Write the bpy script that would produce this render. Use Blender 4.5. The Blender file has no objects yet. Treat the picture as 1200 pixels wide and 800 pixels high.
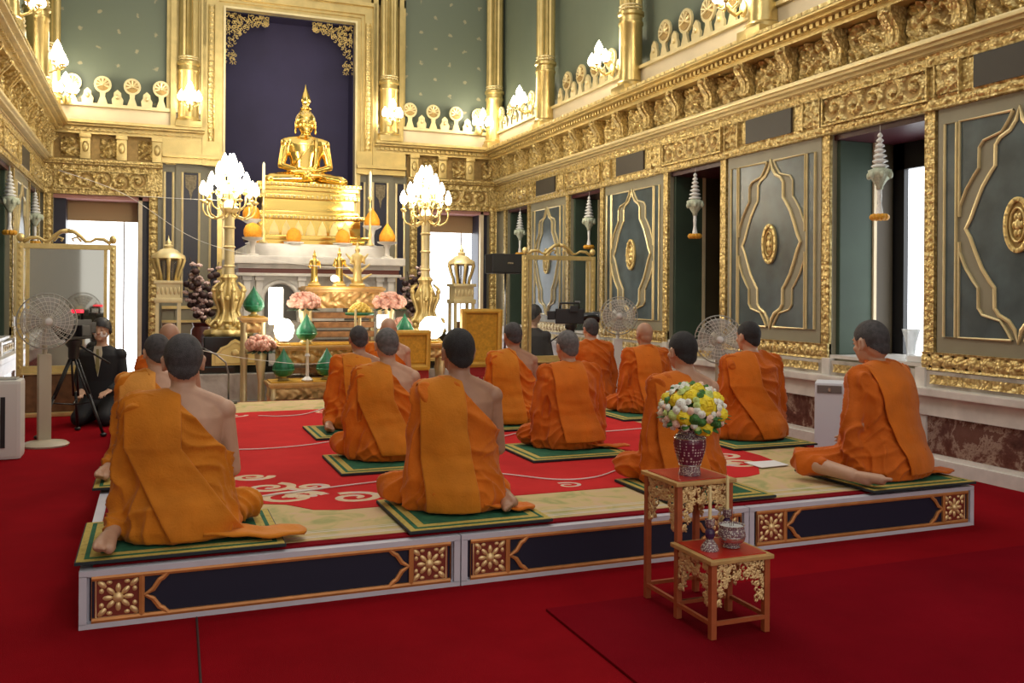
import bpy, bmesh, math, random
import numpy as np
from mathutils import Vector, Matrix, noise
from mathutils.bvhtree import BVHTree
random.seed(7)
SC = bpy.context.scene
COL = SC.collection
PI = math.pi
cos, sin = math.cos, math.sin

# ------------------------------------------------------------------ materials
def new_mat(name):
    m = bpy.data.materials.new(name); m.use_nodes = True
    nt = m.node_tree
    return m, nt, nt.nodes['Principled BSDF']

def N(nt, kind, **kw):
    n = nt.nodes.new(kind)
    for k, v in kw.items():
        if k in n.inputs: n.inputs[k].default_value = v
        else: setattr(n, k, v)
    return n

def ramp(nt, stops, interp='LINEAR'):
    r = nt.nodes.new('ShaderNodeValToRGB'); r.color_ramp.interpolation = interp
    e = r.color_ramp.elements
    while len(e) > 1: e.remove(e[-1])
    e[0].position = stops[0][0]; e[0].color = (*stops[0][1], 1)
    for p, c in stops[1:]:
        x = e.new(p); x.color = (*c, 1)
    return r

def simple(name, col, rough=.5, metal=0., noise_amt=0., scale=8., bump=0., bscale=40., spec=None, sheen=0.):
    m, nt, b = new_mat(name)
    b.inputs['Base Color'].default_value = (*col, 1)
    b.inputs['Roughness'].default_value = rough
    b.inputs['Metallic'].default_value = metal
    if spec is not None: b.inputs['Specular IOR Level'].default_value = spec
    if sheen: b.inputs['Sheen Weight'].default_value = sheen
    if noise_amt or bump:
        tc = N(nt, 'ShaderNodeTexCoord')
    if noise_amt:
        n = N(nt, 'ShaderNodeTexNoise', Scale=scale, Detail=5.)
        nt.links.new(tc.outputs['Object'], n.inputs['Vector'])
        lo = tuple(c*(1-noise_amt) for c in col); hi = tuple(min(1, c*(1+noise_amt)) for c in col)
        r = ramp(nt, [(.3, lo), (.7, hi)])
        nt.links.new(n.outputs['Fac'], r.inputs['Fac']); nt.links.new(r.outputs['Color'], b.inputs['Base Color'])
    if bump:
        n2 = N(nt, 'ShaderNodeTexNoise', Scale=bscale, Detail=3.)
        nt.links.new(tc.outputs['Object'], n2.inputs['Vector'])
        bp = N(nt, 'ShaderNodeBump', Strength=bump, Distance=.01)
        nt.links.new(n2.outputs['Fac'], bp.inputs['Height']); nt.links.new(bp.outputs['Normal'], b.inputs['Normal'])
    return m

def emit(name, col, strength):
    m, nt, b = new_mat(name)
    b.inputs['Base Color'].default_value = (*col, 1)
    b.inputs['Emission Color'].default_value = (*col, 1)
    b.inputs['Emission Strength'].default_value = strength
    return m

def glass(name, col=(1, 1, 1), alpha=.12, rough=.02):
    m, nt, b = new_mat(name)
    b.inputs['Base Color'].default_value = (*col, 1)
    b.inputs['Roughness'].default_value = rough
    b.inputs['Alpha'].default_value = alpha
    return m

GOLD = simple('gold leaf', (.80, .62, .26), .36, .55, .14, 6., .3, 60.)
GOLDP = simple('pale gilding', (.84, .70, .38), .36, .45, .10, 7.)
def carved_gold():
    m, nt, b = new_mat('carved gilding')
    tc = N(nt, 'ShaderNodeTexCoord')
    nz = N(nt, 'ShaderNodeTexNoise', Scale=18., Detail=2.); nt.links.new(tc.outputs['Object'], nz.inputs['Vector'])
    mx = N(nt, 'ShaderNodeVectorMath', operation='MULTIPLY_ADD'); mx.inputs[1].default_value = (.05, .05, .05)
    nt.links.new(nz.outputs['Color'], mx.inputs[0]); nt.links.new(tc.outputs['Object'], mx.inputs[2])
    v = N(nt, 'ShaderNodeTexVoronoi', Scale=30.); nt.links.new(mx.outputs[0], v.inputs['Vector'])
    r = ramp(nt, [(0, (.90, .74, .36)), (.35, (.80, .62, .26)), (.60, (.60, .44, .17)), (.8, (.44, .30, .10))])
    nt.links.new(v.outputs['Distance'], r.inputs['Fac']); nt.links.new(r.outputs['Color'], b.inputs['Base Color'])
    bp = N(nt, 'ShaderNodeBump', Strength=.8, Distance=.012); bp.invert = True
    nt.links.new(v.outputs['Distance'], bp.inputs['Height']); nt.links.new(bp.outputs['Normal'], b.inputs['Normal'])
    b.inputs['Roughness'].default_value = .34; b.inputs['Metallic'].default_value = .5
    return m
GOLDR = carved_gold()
GOLDS = simple('polished gold', (.95, .66, .18), .16, .95)
GOLDF = simple('frame gilding', (.66, .50, .20), .30, .78, .14, 5., .2, 50.)
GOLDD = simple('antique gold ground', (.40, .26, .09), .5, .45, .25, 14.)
GOLDW = simple('gilt wood', (.62, .26, .08), .38, .35, .15, 10.)
STONEG = simple('grey olive paint', (.30, .275, .19), .45, 0, .08, 3.)
BLUEG = simple('blue grey panel', (.075, .105, .115), .3, 0, .3, 5.)
DARKBR = simple('dark brown board', (.060, .052, .042), .5)
NAVY = simple('navy inset', (.022, .022, .045), .4, 0, .2, 3.)
NAVYN = simple('navy niche', (.036, .030, .085), .7, 0, .12, 2.)
JAMB = simple('dark green shutter', (.046, .075, .050), .6, 0, .15, 2.)
DARKR = simple('dark red lacquer', (.07, .012, .02), .4)
BLACK = simple('black plastic', (.012, .012, .014), .4)
BLACKC = simple('black cloth', (.010, .010, .013), .8)
BLACKG = simple('black polished stone', (.012, .014, .013), .12)
WHITEP = simple('white paint', (.62, .62, .70), .4, 0, .05, 8.)
WHITE = simple('white plastic', (.70, .69, .66), .35)
CREAM = simple('cream fascia', (.80, .66, .44), .5, .12, .06, 3.)
REDL = simple('red lacquer', (.50, .022, .012), .28)
MARBW = simple('white marble', (.74, .70, .65), .28, 0, .16, 5.)
GREENL = simple('green banana leaf', (.010, .16, .07), .35, 0, .35, 30.)
LEAF = simple('green leaf', (.05, .17, .03), .5, 0, .4, 40.)
ORANGEF = simple('orange marigold', (.90, .34, .015), .6, 0, .25, 60., .6, 120.)
ORANGEG = simple('marigold garland', (.98, .40, .03), .6, 0, .3, 80., .6, 120.)
PINKF = simple('pink blossom', (.78, .42, .32), .6, 0, .28, 60., .8, 90.)
PALEG = simple('pale jasmine', (.62, .68, .52), .6, 0, .15, 60., .5, 120.)
JASW = simple('white jasmine', (.92, .92, .88), .6, 0, .1, 60., .5, 120.)
YELLOWF = simple('yellow rose', (.95, .72, .03), .55, 0, .12, 60.)
WHITEF = simple('white rose', (.85, .85, .76), .55, 0, .08, 60.)
BLUSHF = simple('blush rose', (.85, .58, .45), .55, 0, .1, 60.)
GREENF = simple('lime blossom', (.55, .68, .22), .55, 0, .15, 60.)
CANDLE = simple('candle wax', (.85, .72, .36), .45)
LAMPM = emit('lit glass', (1, .93, .78), 6.)
LAMPS = emit('bright flame bulb', (1, .90, .70), 22.)
DAY = emit('daylight pane', (.93, .97, 1.0), 3.2)
GLASS = glass('clear glass', (.5, .55, .55), .05)
GLASSM = glass('fan guard haze', (.60, .60, .56), .30, .4)
SILVER = simple('silver', (.6, .58, .55), .22, .9)
STRING = simple('white cotton thread', (.8, .78, .74), .8)
GOLDCL = simple('gold brocade', (.62, .33, .03), .42, .25, .2, 30., .4, 80.)
SKIN = simple('skin', (.56, .33, .22), .5, 0, .08, 14.)
SKIND = simple('tanned skin', (.42, .225, .14), .5, 0, .08, 14.)

def marble_brown():
    m, nt, b = new_mat('brown veined marble')
    tc = N(nt, 'ShaderNodeTexCoord'); n = N(nt, 'ShaderNodeTexNoise', Scale=2.6, Detail=10., Roughness=.72, Distortion=.35)
    nt.links.new(tc.outputs['Object'], n.inputs['Vector'])
    r = ramp(nt, [(.30, (.045, .018, .014)), (.47, (.15, .062, .045)), (.535, (.42, .30, .23)), (.56, (.16, .07, .05)), (.8, (.24, .12, .09))])
    nt.links.new(n.outputs['Fac'], r.inputs['Fac']); nt.links.new(r.outputs['Color'], b.inputs['Base Color'])
    b.inputs['Roughness'].default_value = .18
    return m
MARBB = marble_brown()

def marble_cream():
    m, nt, b = new_mat('cream veined marble')
    tc = N(nt, 'ShaderNodeTexCoord'); n = N(nt, 'ShaderNodeTexNoise', Scale=2.2, Detail=8., Roughness=.65, Distortion=1.0)
    nt.links.new(tc.outputs['Object'], n.inputs['Vector'])
    r = ramp(nt, [(.32, (.34, .29, .24)), (.48, (.60, .55, .48)), (.6, (.70, .66, .60)), (.8, (.48, .43, .37))])
    nt.links.new(n.outputs['Fac'], r.inputs['Fac']); nt.links.new(r.outputs['Color'], b.inputs['Base Color'])
    b.inputs['Roughness'].default_value = .22
    return m
MARBC = marble_cream()

def carpet(name, col):
    m, nt, b = new_mat(name)
    tc = N(nt, 'ShaderNodeTexCoord')
    n = N(nt, 'ShaderNodeTexNoise', Scale=1.1, Detail=6., Roughness=.6)
    f = N(nt, 'ShaderNodeTexNoise', Scale=260., Detail=2.)
    nt.links.new(tc.outputs['Object'], n.inputs['Vector']); nt.links.new(tc.outputs['Object'], f.inputs['Vector'])
    r = ramp(nt, [(.3, tuple(c*.78 for c in col)), (.7, tuple(c*1.15 for c in col))])
    nt.links.new(n.outputs['Fac'], r.inputs['Fac']); nt.links.new(r.outputs['Color'], b.inputs['Base Color'])
    bp = N(nt, 'ShaderNodeBump', Strength=.5, Distance=.004)
    nt.links.new(f.outputs['Fac'], bp.inputs['Height']); nt.links.new(bp.outputs['Normal'], b.inputs['Normal'])
    b.inputs['Roughness'].default_value = .95; b.inputs['Specular IOR Level'].default_value = .03
    return m
CARPET = carpet('red carpet', (.245, .0040, .0085))
CARPETD = carpet('crimson runner', (.185, .0028, .0085))
RUGRED = carpet('scarlet rug field', (.60, .035, .035))
RUGDK = carpet('maroon rug edge', (.22, .008, .014))

def silk(name, a, b_, c, scale):
    m, nt, b = new_mat(name)
    tc = N(nt, 'ShaderNodeTexCoord')
    n = N(nt, 'ShaderNodeTexNoise', Scale=scale, Detail=4., Distortion=1.4)
    nt.links.new(tc.outputs['Object'], n.inputs['Vector'])
    r = ramp(nt, [(.3, a), (.5, b_), (.68, c)])
    nt.links.new(n.outputs['Fac'], r.inputs['Fac']); nt.links.new(r.outputs['Color'], b.inputs['Base Color'])
    b.inputs['Roughness'].default_value = .9
    return m
RUGBEI = silk('beige floral rug border', (.36, .35, .13), (.58, .44, .20), (.62, .42, .25), 5.)
RUGSCR = silk('cream scroll pile', (.62, .40, .24), (.68, .52, .34), (.58, .42, .45), 5.)
MATG = silk('green mat field', (.006, .075, .035), (.010, .11, .05), (.02, .14, .06), 9.)
MATY = silk('gold mat stripe', (.42, .30, .05), (.55, .42, .10), (.40, .28, .06), 24.)
MATK = simple('dark mat edge', (.02, .03, .035), .8)

def flower_wall():
    m, nt, b = new_mat('green wall with gold sprigs')
    tc = N(nt, 'ShaderNodeTexCoord')
    mp = N(nt, 'ShaderNodeMapping'); mp.inputs['Scale'].default_value = (1, 1, 1)
    mp.inputs['Rotation'].default_value = (0, 0, PI/4)
    nt.links.new(tc.outputs['UV'], mp.inputs['Vector'])
    nz = N(nt, 'ShaderNodeTexNoise', Scale=16., Detail=2.)
    nt.links.new(tc.outputs['UV'], nz.inputs['Vector'])
    v = N(nt, 'ShaderNodeTexVoronoi', Scale=2.55, Randomness=0.0)
    v.voronoi_dimensions = '2D'
    nt.links.new(mp.outputs['Vector'], v.inputs['Vector'])
    s = N(nt, 'ShaderNodeMath', operation='MULTIPLY'); s.inputs[1].default_value = .34
    nt.links.new(nz.outputs['Fac'], s.inputs[0])
    a = N(nt, 'ShaderNodeMath', operation='ADD')
    nt.links.new(v.outputs['Distance'], a.inputs[0]); nt.links.new(s.outputs[0], a.inputs[1])
    r = ramp(nt, [(0, (.40, .36, .22)), (.22, (.34, .31, .19)), (.26, (.15, .18, .125)), (1, (.15, .18, .125))])
    nt.links.new(a.outputs[0], r.inputs['Fac']); nt.links.new(r.outputs['Color'], b.inputs['Base Color'])
    b.inputs['Roughness'].default_value = .5
    return m
WALLG = flower_wall()
WALLP = simple('plain green wall', (.15, .18, .125), .5, 0, .05, 1.5)

def robe_mat(name, col):
    m, nt, b = new_mat(name)
    tc = N(nt, 'ShaderNodeTexCoord')
    n = N(nt, 'ShaderNodeTexNoise', Scale=6., Detail=5., Distortion=.6)
    nt.links.new(tc.outputs['Object'], n.inputs['Vector'])
    r = ramp(nt, [(.3, tuple(c*.86 for c in col)), (.7, tuple(min(1, c*1.1) for c in col))])
    nt.links.new(n.outputs['Fac'], r.inputs['Fac']); nt.links.new(r.outputs['Color'], b.inputs['Base Color'])
    w = N(nt, 'ShaderNodeTexNoise', Scale=38., Detail=4., Distortion=2.)
    nt.links.new(tc.outputs['Object'], w.inputs['Vector'])
    bp = N(nt, 'ShaderNodeBump', Strength=.35, Distance=.01)
    nt.links.new(w.outputs['Fac'], bp.inputs['Height']); nt.links.new(bp.outputs['Normal'], b.inputs['Normal'])
    b.inputs['Roughness'].default_value = .75; b.inputs['Specular IOR Level'].default_value = .25
    b.inputs['Sheen Weight'].default_value = .12
    return m
ROBE = robe_mat('orange saffron cloth', (.68, .165, .008))
ROBEY = robe_mat('golden saffron cloth', (.66, .215, .012))
ROBER = robe_mat('deep saffron cloth', (.60, .125, .006))
HAIRB = simple('black stubble hair', (.020, .018, .020), .75, 0, .3, 60., .6, 300.)
HAIRG = simple('grey stubble hair', (.135, .125, .125), .75, 0, .35, 40., .6, 300.)
HAIRN = simple('dark grey stubble hair', (.060, .055, .058), .75, 0, .35, 40., .6, 300.)

def porcelain():
    m, nt, b = new_mat('maroon and white enamel porcelain')
    tc = N(nt, 'ShaderNodeTexCoord')
    v = N(nt, 'ShaderNodeTexVoronoi', Scale=75., Randomness=.15)
    nt.links.new(tc.outputs['Object'], v.inputs['Vector'])
    r = ramp(nt, [(0, (.75, .72, .66)), (.30, (.55, .42, .42)), (.36, (.17, .03, .06)), (1, (.10, .02, .05))])
    nt.links.new(v.outputs['Distance'], r.inputs['Fac']); nt.links.new(r.outputs['Color'], b.inputs['Base Color'])
    b.inputs['Roughness'].default_value = .15
    return m
PORC = porcelain()
def porcelain2():
    m, nt, b = new_mat('white patterned enamel')
    tc = N(nt, 'ShaderNodeTexCoord')
    v = N(nt, 'ShaderNodeTexVoronoi', Scale=130., Randomness=.6)
    nt.links.new(tc.outputs['Object'], v.inputs['Vector'])
    r = ramp(nt, [(0, (.72, .68, .60)), (.35, (.60, .55, .48)), (.5, (.16, .10, .14)), (1, (.30, .12, .10))])
    nt.links.new(v.outputs['Distance'], r.inputs['Fac']); nt.links.new(r.outputs['Color'], b.inputs['Base Color'])
    b.inputs['Roughness'].default_value = .15
    return m
PORC2 = porcelain2()

# ------------------------------------------------------------------ mesh builder
class MB:
    def __init__(s): s.v = []; s.f = []; s.m = []; s.cur = 0; s.T = None
    def mat(s, i): s.cur = i; return s
    def add(s, vs, fs):
        b = len(s.v)
        if s.T is not None: vs = [tuple(s.T @ Vector(p)) for p in vs]
        s.v += vs
        for f in fs: s.f.append(tuple(b+i for i in f)); s.m.append(s.cur)
        return s
    def box(s, a, b, bev=0.):
        x0, y0, z0 = [min(p, q) for p, q in zip(a, b)]; x1, y1, z1 = [max(p, q) for p, q in zip(a, b)]
        if bev <= 0:
            vs = [(x0,y0,z0),(x1,y0,z0),(x1,y1,z0),(x0,y1,z0),(x0,y0,z1),(x1,y0,z1),(x1,y1,z1),(x0,y1,z1)]
            return s.add(vs, [(0,3,2,1),(4,5,6,7),(0,1,5,4),(1,2,6,5),(2,3,7,6),(3,0,4,7)])
        e = min(bev, (x1-x0)/2.01, (y1-y0)/2.01, (z1-z0)/2.01)
        bm = bmesh.new(); bmesh.ops.create_cube(bm, size=1.)
        for v in bm.verts: v.co = ((x0+x1)/2+v.co.x*(x1-x0), (y0+y1)/2+v.co.y*(y1-y0), (z0+z1)/2+v.co.z*(z1-z0))
        bmesh.ops.bevel(bm, geom=bm.edges[:], offset=e, segments=2, affect='EDGES', profile=.7)
        vs = [tuple(v.co) for v in bm.verts]; bm.verts.index_update()
        fs = [tuple(v.index for v in f.verts) for f in bm.faces]; bm.free()
        return s.add(vs, fs)
    def lathe(s, prof, c=(0,0,0), seg=20, sx=1., sy=1., lobes=0, amp=0.):
        vs = []; n = len(prof)
        for r, z in prof:
            for k in range(seg):
                a = 2*PI*k/seg; q = r*(1+(amp*cos(lobes*a) if lobes else 0))
                vs.append((c[0]+q*cos(a)*sx, c[1]+q*sin(a)*sy, c[2]+z))
        fs = []
        for i in range(n-1):
            for k in range(seg):
                k2 = (k+1) % seg
                fs.append((i*seg+k, i*seg+k2, (i+1)*seg+k2, (i+1)*seg+k))
        if prof[0][0] > 1e-5: fs.append(tuple(reversed(range(seg))))
        if prof[-1][0] > 1e-5: fs.append(tuple((n-1)*seg+k for k in range(seg)))
        return s.add(vs, fs)
    def sph(s, c, r, seg=12, rings=8, R=None):
        if not hasattr(r, '__len__'): r = (r, r, r)
        vs = []; 
        for i in range(rings+1):
            t = PI*i/rings
            for k in range(seg):
                a = 2*PI*k/seg
                p = Vector((r[0]*sin(t)*cos(a), r[1]*sin(t)*sin(a), -r[2]*cos(t)))
                if R is not None: p = R @ p
                vs.append((c[0]+p.x, c[1]+p.y, c[2]+p.z))
        fs = []
        for i in range(rings):
            for k in range(seg):
                k2 = (k+1) % seg
                if i == 0: fs.append((k, (i+1)*seg+k2, (i+1)*seg+k))
                elif i == rings-1: fs.append((i*seg+k, i*seg+k2, (i+1)*seg+k))
                else: fs.append((i*seg+k, i*seg+k2, (i+1)*seg+k2, (i+1)*seg+k))
        return s.add(vs, fs)
    def tube(s, pts, r, seg=8, cap=True, flat=1.):
        pts = [Vector(p) for p in pts]; n = len(pts)
        rs = r if hasattr(r, '__len__') else [r]*n
        vs = []; ref = None
        for i, p in enumerate(pts):
            d = (pts[min(i+1, n-1)]-pts[max(i-1, 0)])
            d = d.normalized() if d.length > 1e-9 else Vector((0, 0, 1))
            if ref is None:
                ref = d.cross(Vector((0, 0, 1)))
                if ref.length < .1: ref = d.cross(Vector((0, 1, 0)))
                ref.normalize()
            u = (ref-d*ref.dot(d)); u = u.normalized() if u.length > 1e-6 else d.orthogonal().normalized()
            ref = u; w = d.cross(u)
            for k in range(seg):
                a = 2*PI*k/seg
                vs.append(tuple(p+u*(cos(a)*rs[i])+w*(sin(a)*rs[i]*flat)))
        fs = []
        for i in range(n-1):
            for k in range(seg):
                k2 = (k+1) % seg
                fs.append((i*seg+k, i*seg+k2, (i+1)*seg+k2, (i+1)*seg+k))
        if cap: fs.append(tuple(reversed(range(seg)))); fs.append(tuple((n-1)*seg+k for k in range(seg)))
        return s.add(vs, fs)
    def prism(s, poly, o, ux, uy, dep):
        """extrude the 2-D outline poly in the plane (ux,uy) at o along dep"""
        o, ux, uy, dep = Vector(o), Vector(ux), Vector(uy), Vector(dep); n = len(poly)
        vs = [tuple(o+ux*a+uy*b) for a, b in poly]+[tuple(o+ux*a+uy*b+dep) for a, b in poly]
        fs = [tuple(reversed(range(n))), tuple(range(n, 2*n))]+[(i, (i+1) % n, n+(i+1) % n, n+i) for i in range(n)]
        return s.add(vs, fs)
    def band(s, path, w, o, ux, uy, dep, closed=False):
        """a raised moulding of width w following the 2-D path"""
        n = len(path); L = []; Rr = []
        for i in range(n):
            if closed: a, b = path[(i-1) % n], path[(i+1) % n]
            else: a, b = path[max(i-1, 0)], path[min(i+1, n-1)]
            dx, dy = b[0]-a[0], b[1]-a[1]; l = math.hypot(dx, dy) or 1
            nx, ny = -dy/l*w/2, dx/l*w/2
            L.append((path[i][0]+nx, path[i][1]+ny)); Rr.append((path[i][0]-nx, path[i][1]-ny))
        o, ux, uy, dep = Vector(o), Vector(ux), Vector(uy), Vector(dep)
        P = lambda q, h: tuple(o+ux*q[0]+uy*q[1]+dep*h)
        vs = []
        for i in range(n): vs += [P(L[i], 0), P(L[i], .8), P(path[i], 1.), P(Rr[i], .8), P(Rr[i], 0)]
        fs = []
        for i in range(n if closed else n-1):
            j = (i+1) % n
            for k in range(4): fs.append((i*5+k, j*5+k, j*5+k+1, i*5+k+1))
        return s.add(vs, fs)
    def build(s, name, mats, parent=None, smooth=False, **tags):
        if not hasattr(mats, '__len__'): mats = [mats]
        me = bpy.data.meshes.new(name); me.from_pydata(s.v, [], s.f)
        for m in mats: me.materials.append(m)
        if len(mats) > 1: me.polygons.foreach_set('material_index', s.m)
        if smooth is True: me.polygons.foreach_set('use_smooth', [True]*len(s.f))
        elif smooth: 
            me.polygons.foreach_set('use_smooth', [True]*len(s.f)); me.set_sharp_from_angle(angle=math.radians(smooth))
        me.update()
        o = bpy.data.objects.new(name, me); COL.objects.link(o)
        if parent is not None: o.parent = parent
        for k, v in tags.items(): o[k] = v
        return o

def thing(name, label, cat, loc=(0, 0, 0), rz=0., group=None, s=1.):
    o = bpy.data.objects.new(name, None); COL.objects.link(o)
    o.location = loc; o.rotation_euler = (0, 0, rz); o.scale = (s, s, s); o.empty_display_size = .1
    o['label'] = label; o['category'] = cat
    if group: o['group'] = group
    return o
def struct(mb, name, mats, smooth=False):
    return mb.build(name, mats, None, smooth, kind='structure')
def kids(o): return [c for c in bpy.data.objects if c.parent == o]
def dup(root, loc, rz=None, label=None, s=None):
    r = root.copy(); COL.objects.link(r); r.location = loc
    if rz is not None: r.rotation_euler = (0, 0, rz)
    if s is not None: r.scale = (s, s, s)
    if label: r['label'] = label
    for ch in kids(root):
        c = ch.copy(); COL.objects.link(c); c.parent = r
        for g in kids(ch):
            d = g.copy(); COL.objects.link(d); d.parent = c
    return r

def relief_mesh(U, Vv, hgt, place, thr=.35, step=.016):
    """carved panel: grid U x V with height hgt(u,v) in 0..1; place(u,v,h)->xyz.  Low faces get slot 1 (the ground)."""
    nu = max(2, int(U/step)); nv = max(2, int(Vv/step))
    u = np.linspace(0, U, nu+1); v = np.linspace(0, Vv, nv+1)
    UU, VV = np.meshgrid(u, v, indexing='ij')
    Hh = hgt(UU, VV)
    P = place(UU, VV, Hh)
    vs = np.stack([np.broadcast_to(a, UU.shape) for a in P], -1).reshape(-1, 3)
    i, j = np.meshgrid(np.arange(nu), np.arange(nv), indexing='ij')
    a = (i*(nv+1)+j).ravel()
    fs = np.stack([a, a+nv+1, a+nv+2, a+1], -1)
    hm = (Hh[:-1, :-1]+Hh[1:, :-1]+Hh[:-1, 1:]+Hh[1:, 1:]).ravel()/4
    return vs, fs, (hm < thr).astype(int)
def add_relief(mb, *a, **k):
    vs, fs, ms = relief_mesh(*a, **k)
    b = len(mb.v); mb.v += [tuple(p) for p in vs.tolist()]
    mb.f += [tuple(b+q for q in f) for f in fs.tolist()]; mb.m += ms.tolist()
def scroll(U, Vv, cell=None, turns=1.7):
    """acanthus-like running scrolls filling a panel of U x V"""
    cell = cell or Vv
    def f(u, v):
        n = max(1, round(U/cell)); w = U/n
        k = np.floor(u/w); k = np.clip(k, 0, n-1)
        sg = np.where(k % 2 == 0, 1., -1.)
        x = (u-(k+.5)*w); y = (v-Vv/2)*sg
        r = np.hypot(x, y)/(min(w, Vv)/2)+1e-6; th = np.arctan2(y, x)
        h = .5+.5*np.cos(th*1.0-turns*2*PI*np.sqrt(r))
        leaf = .5+.5*np.cos(7*th+9*r)
        h = np.clip(h*1.25-.15, 0, 1)*(.75+.25*leaf)
        h = np.where(r < .22, 1., h)
        out = np.clip((r-1.0)*4, 0, 1)
        tend = .5+.5*np.cos(u*2*PI/(w*.5))*np.cos(v*2*PI/(Vv*.42))
        h = h*(1-out)+tend*out
        return h
    return f
def foliage(seed, s1=9., s2=23.):
    def f(u, v):
        q = np.sin(u*s1*2+seed+1.7*np.sin(v*s1*1.7+seed))*np.cos(v*s1*2.3+1.9*np.sin(u*s1*1.3+seed*2))
        q2 = np.sin(u*s2*2.1+2*np.sin(v*s2+seed))*np.cos(v*s2*1.9-seed)
        return np.clip(.52+.45*q+.28*q2, 0, 1)
    return f
def beads(pitch, Vv):
    def f(u, v):
        a = np.abs(((u/pitch) % 1.)-.5)*2; b = np.abs(v/Vv-.5)*2
        fl = 1-np.hypot(a*1.05, b*1.15)
        dot = (np.hypot(a, b) < .28)*.5
        x = np.clip((b-.75)*6, 0, 1)
        return np.clip(np.clip(fl*1.6, 0, .75)+dot*.6+x*.8+(a > .86)*.5*(b < .5), 0, 1)
    return f

# ------------------------------------------------------------------ camera
cam = bpy.data.cameras.new('camera'); co = bpy.data.objects.new('camera', cam); COL.objects.link(co)
cam.sensor_width = 36; cam.sensor_fit = 'HORIZONTAL'; cam.lens = 36*1060/1200
cam.shift_y = -(400-344.4)/1200; cam.clip_start = .05; cam.clip_end = 200
co.matrix_world = Matrix.Translation((0, 0, 1.4)) @ Matrix.Rotation(math.radians(-21.6), 4, 'Z') @ Matrix.Rotation(PI/2, 4, 'X') @ Matrix.Rotation(math.radians(.40), 4, 'Z')
SC.camera = co
# ================================================================== the hall
CXR = 2.15           # middle of the hall
HW = 3.80            # half width -> walls at 5.95 and -1.65
YB = 15.75           # back wall
# ---- floor
mb = MB(); mb.box((-4.5, -3.5, -.2), (9., 19., 0)); struct(mb, 'floor', CARPET)
r = MB(); r.box((1.62, .4, .0005), (5.7, 3.66, .012), .004)
r.build('crimson_runner_carpet', CARPETD, kind='thing', label='darker crimson carpet runner lying on the red floor under the low gilt stand', category='carpet')

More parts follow.
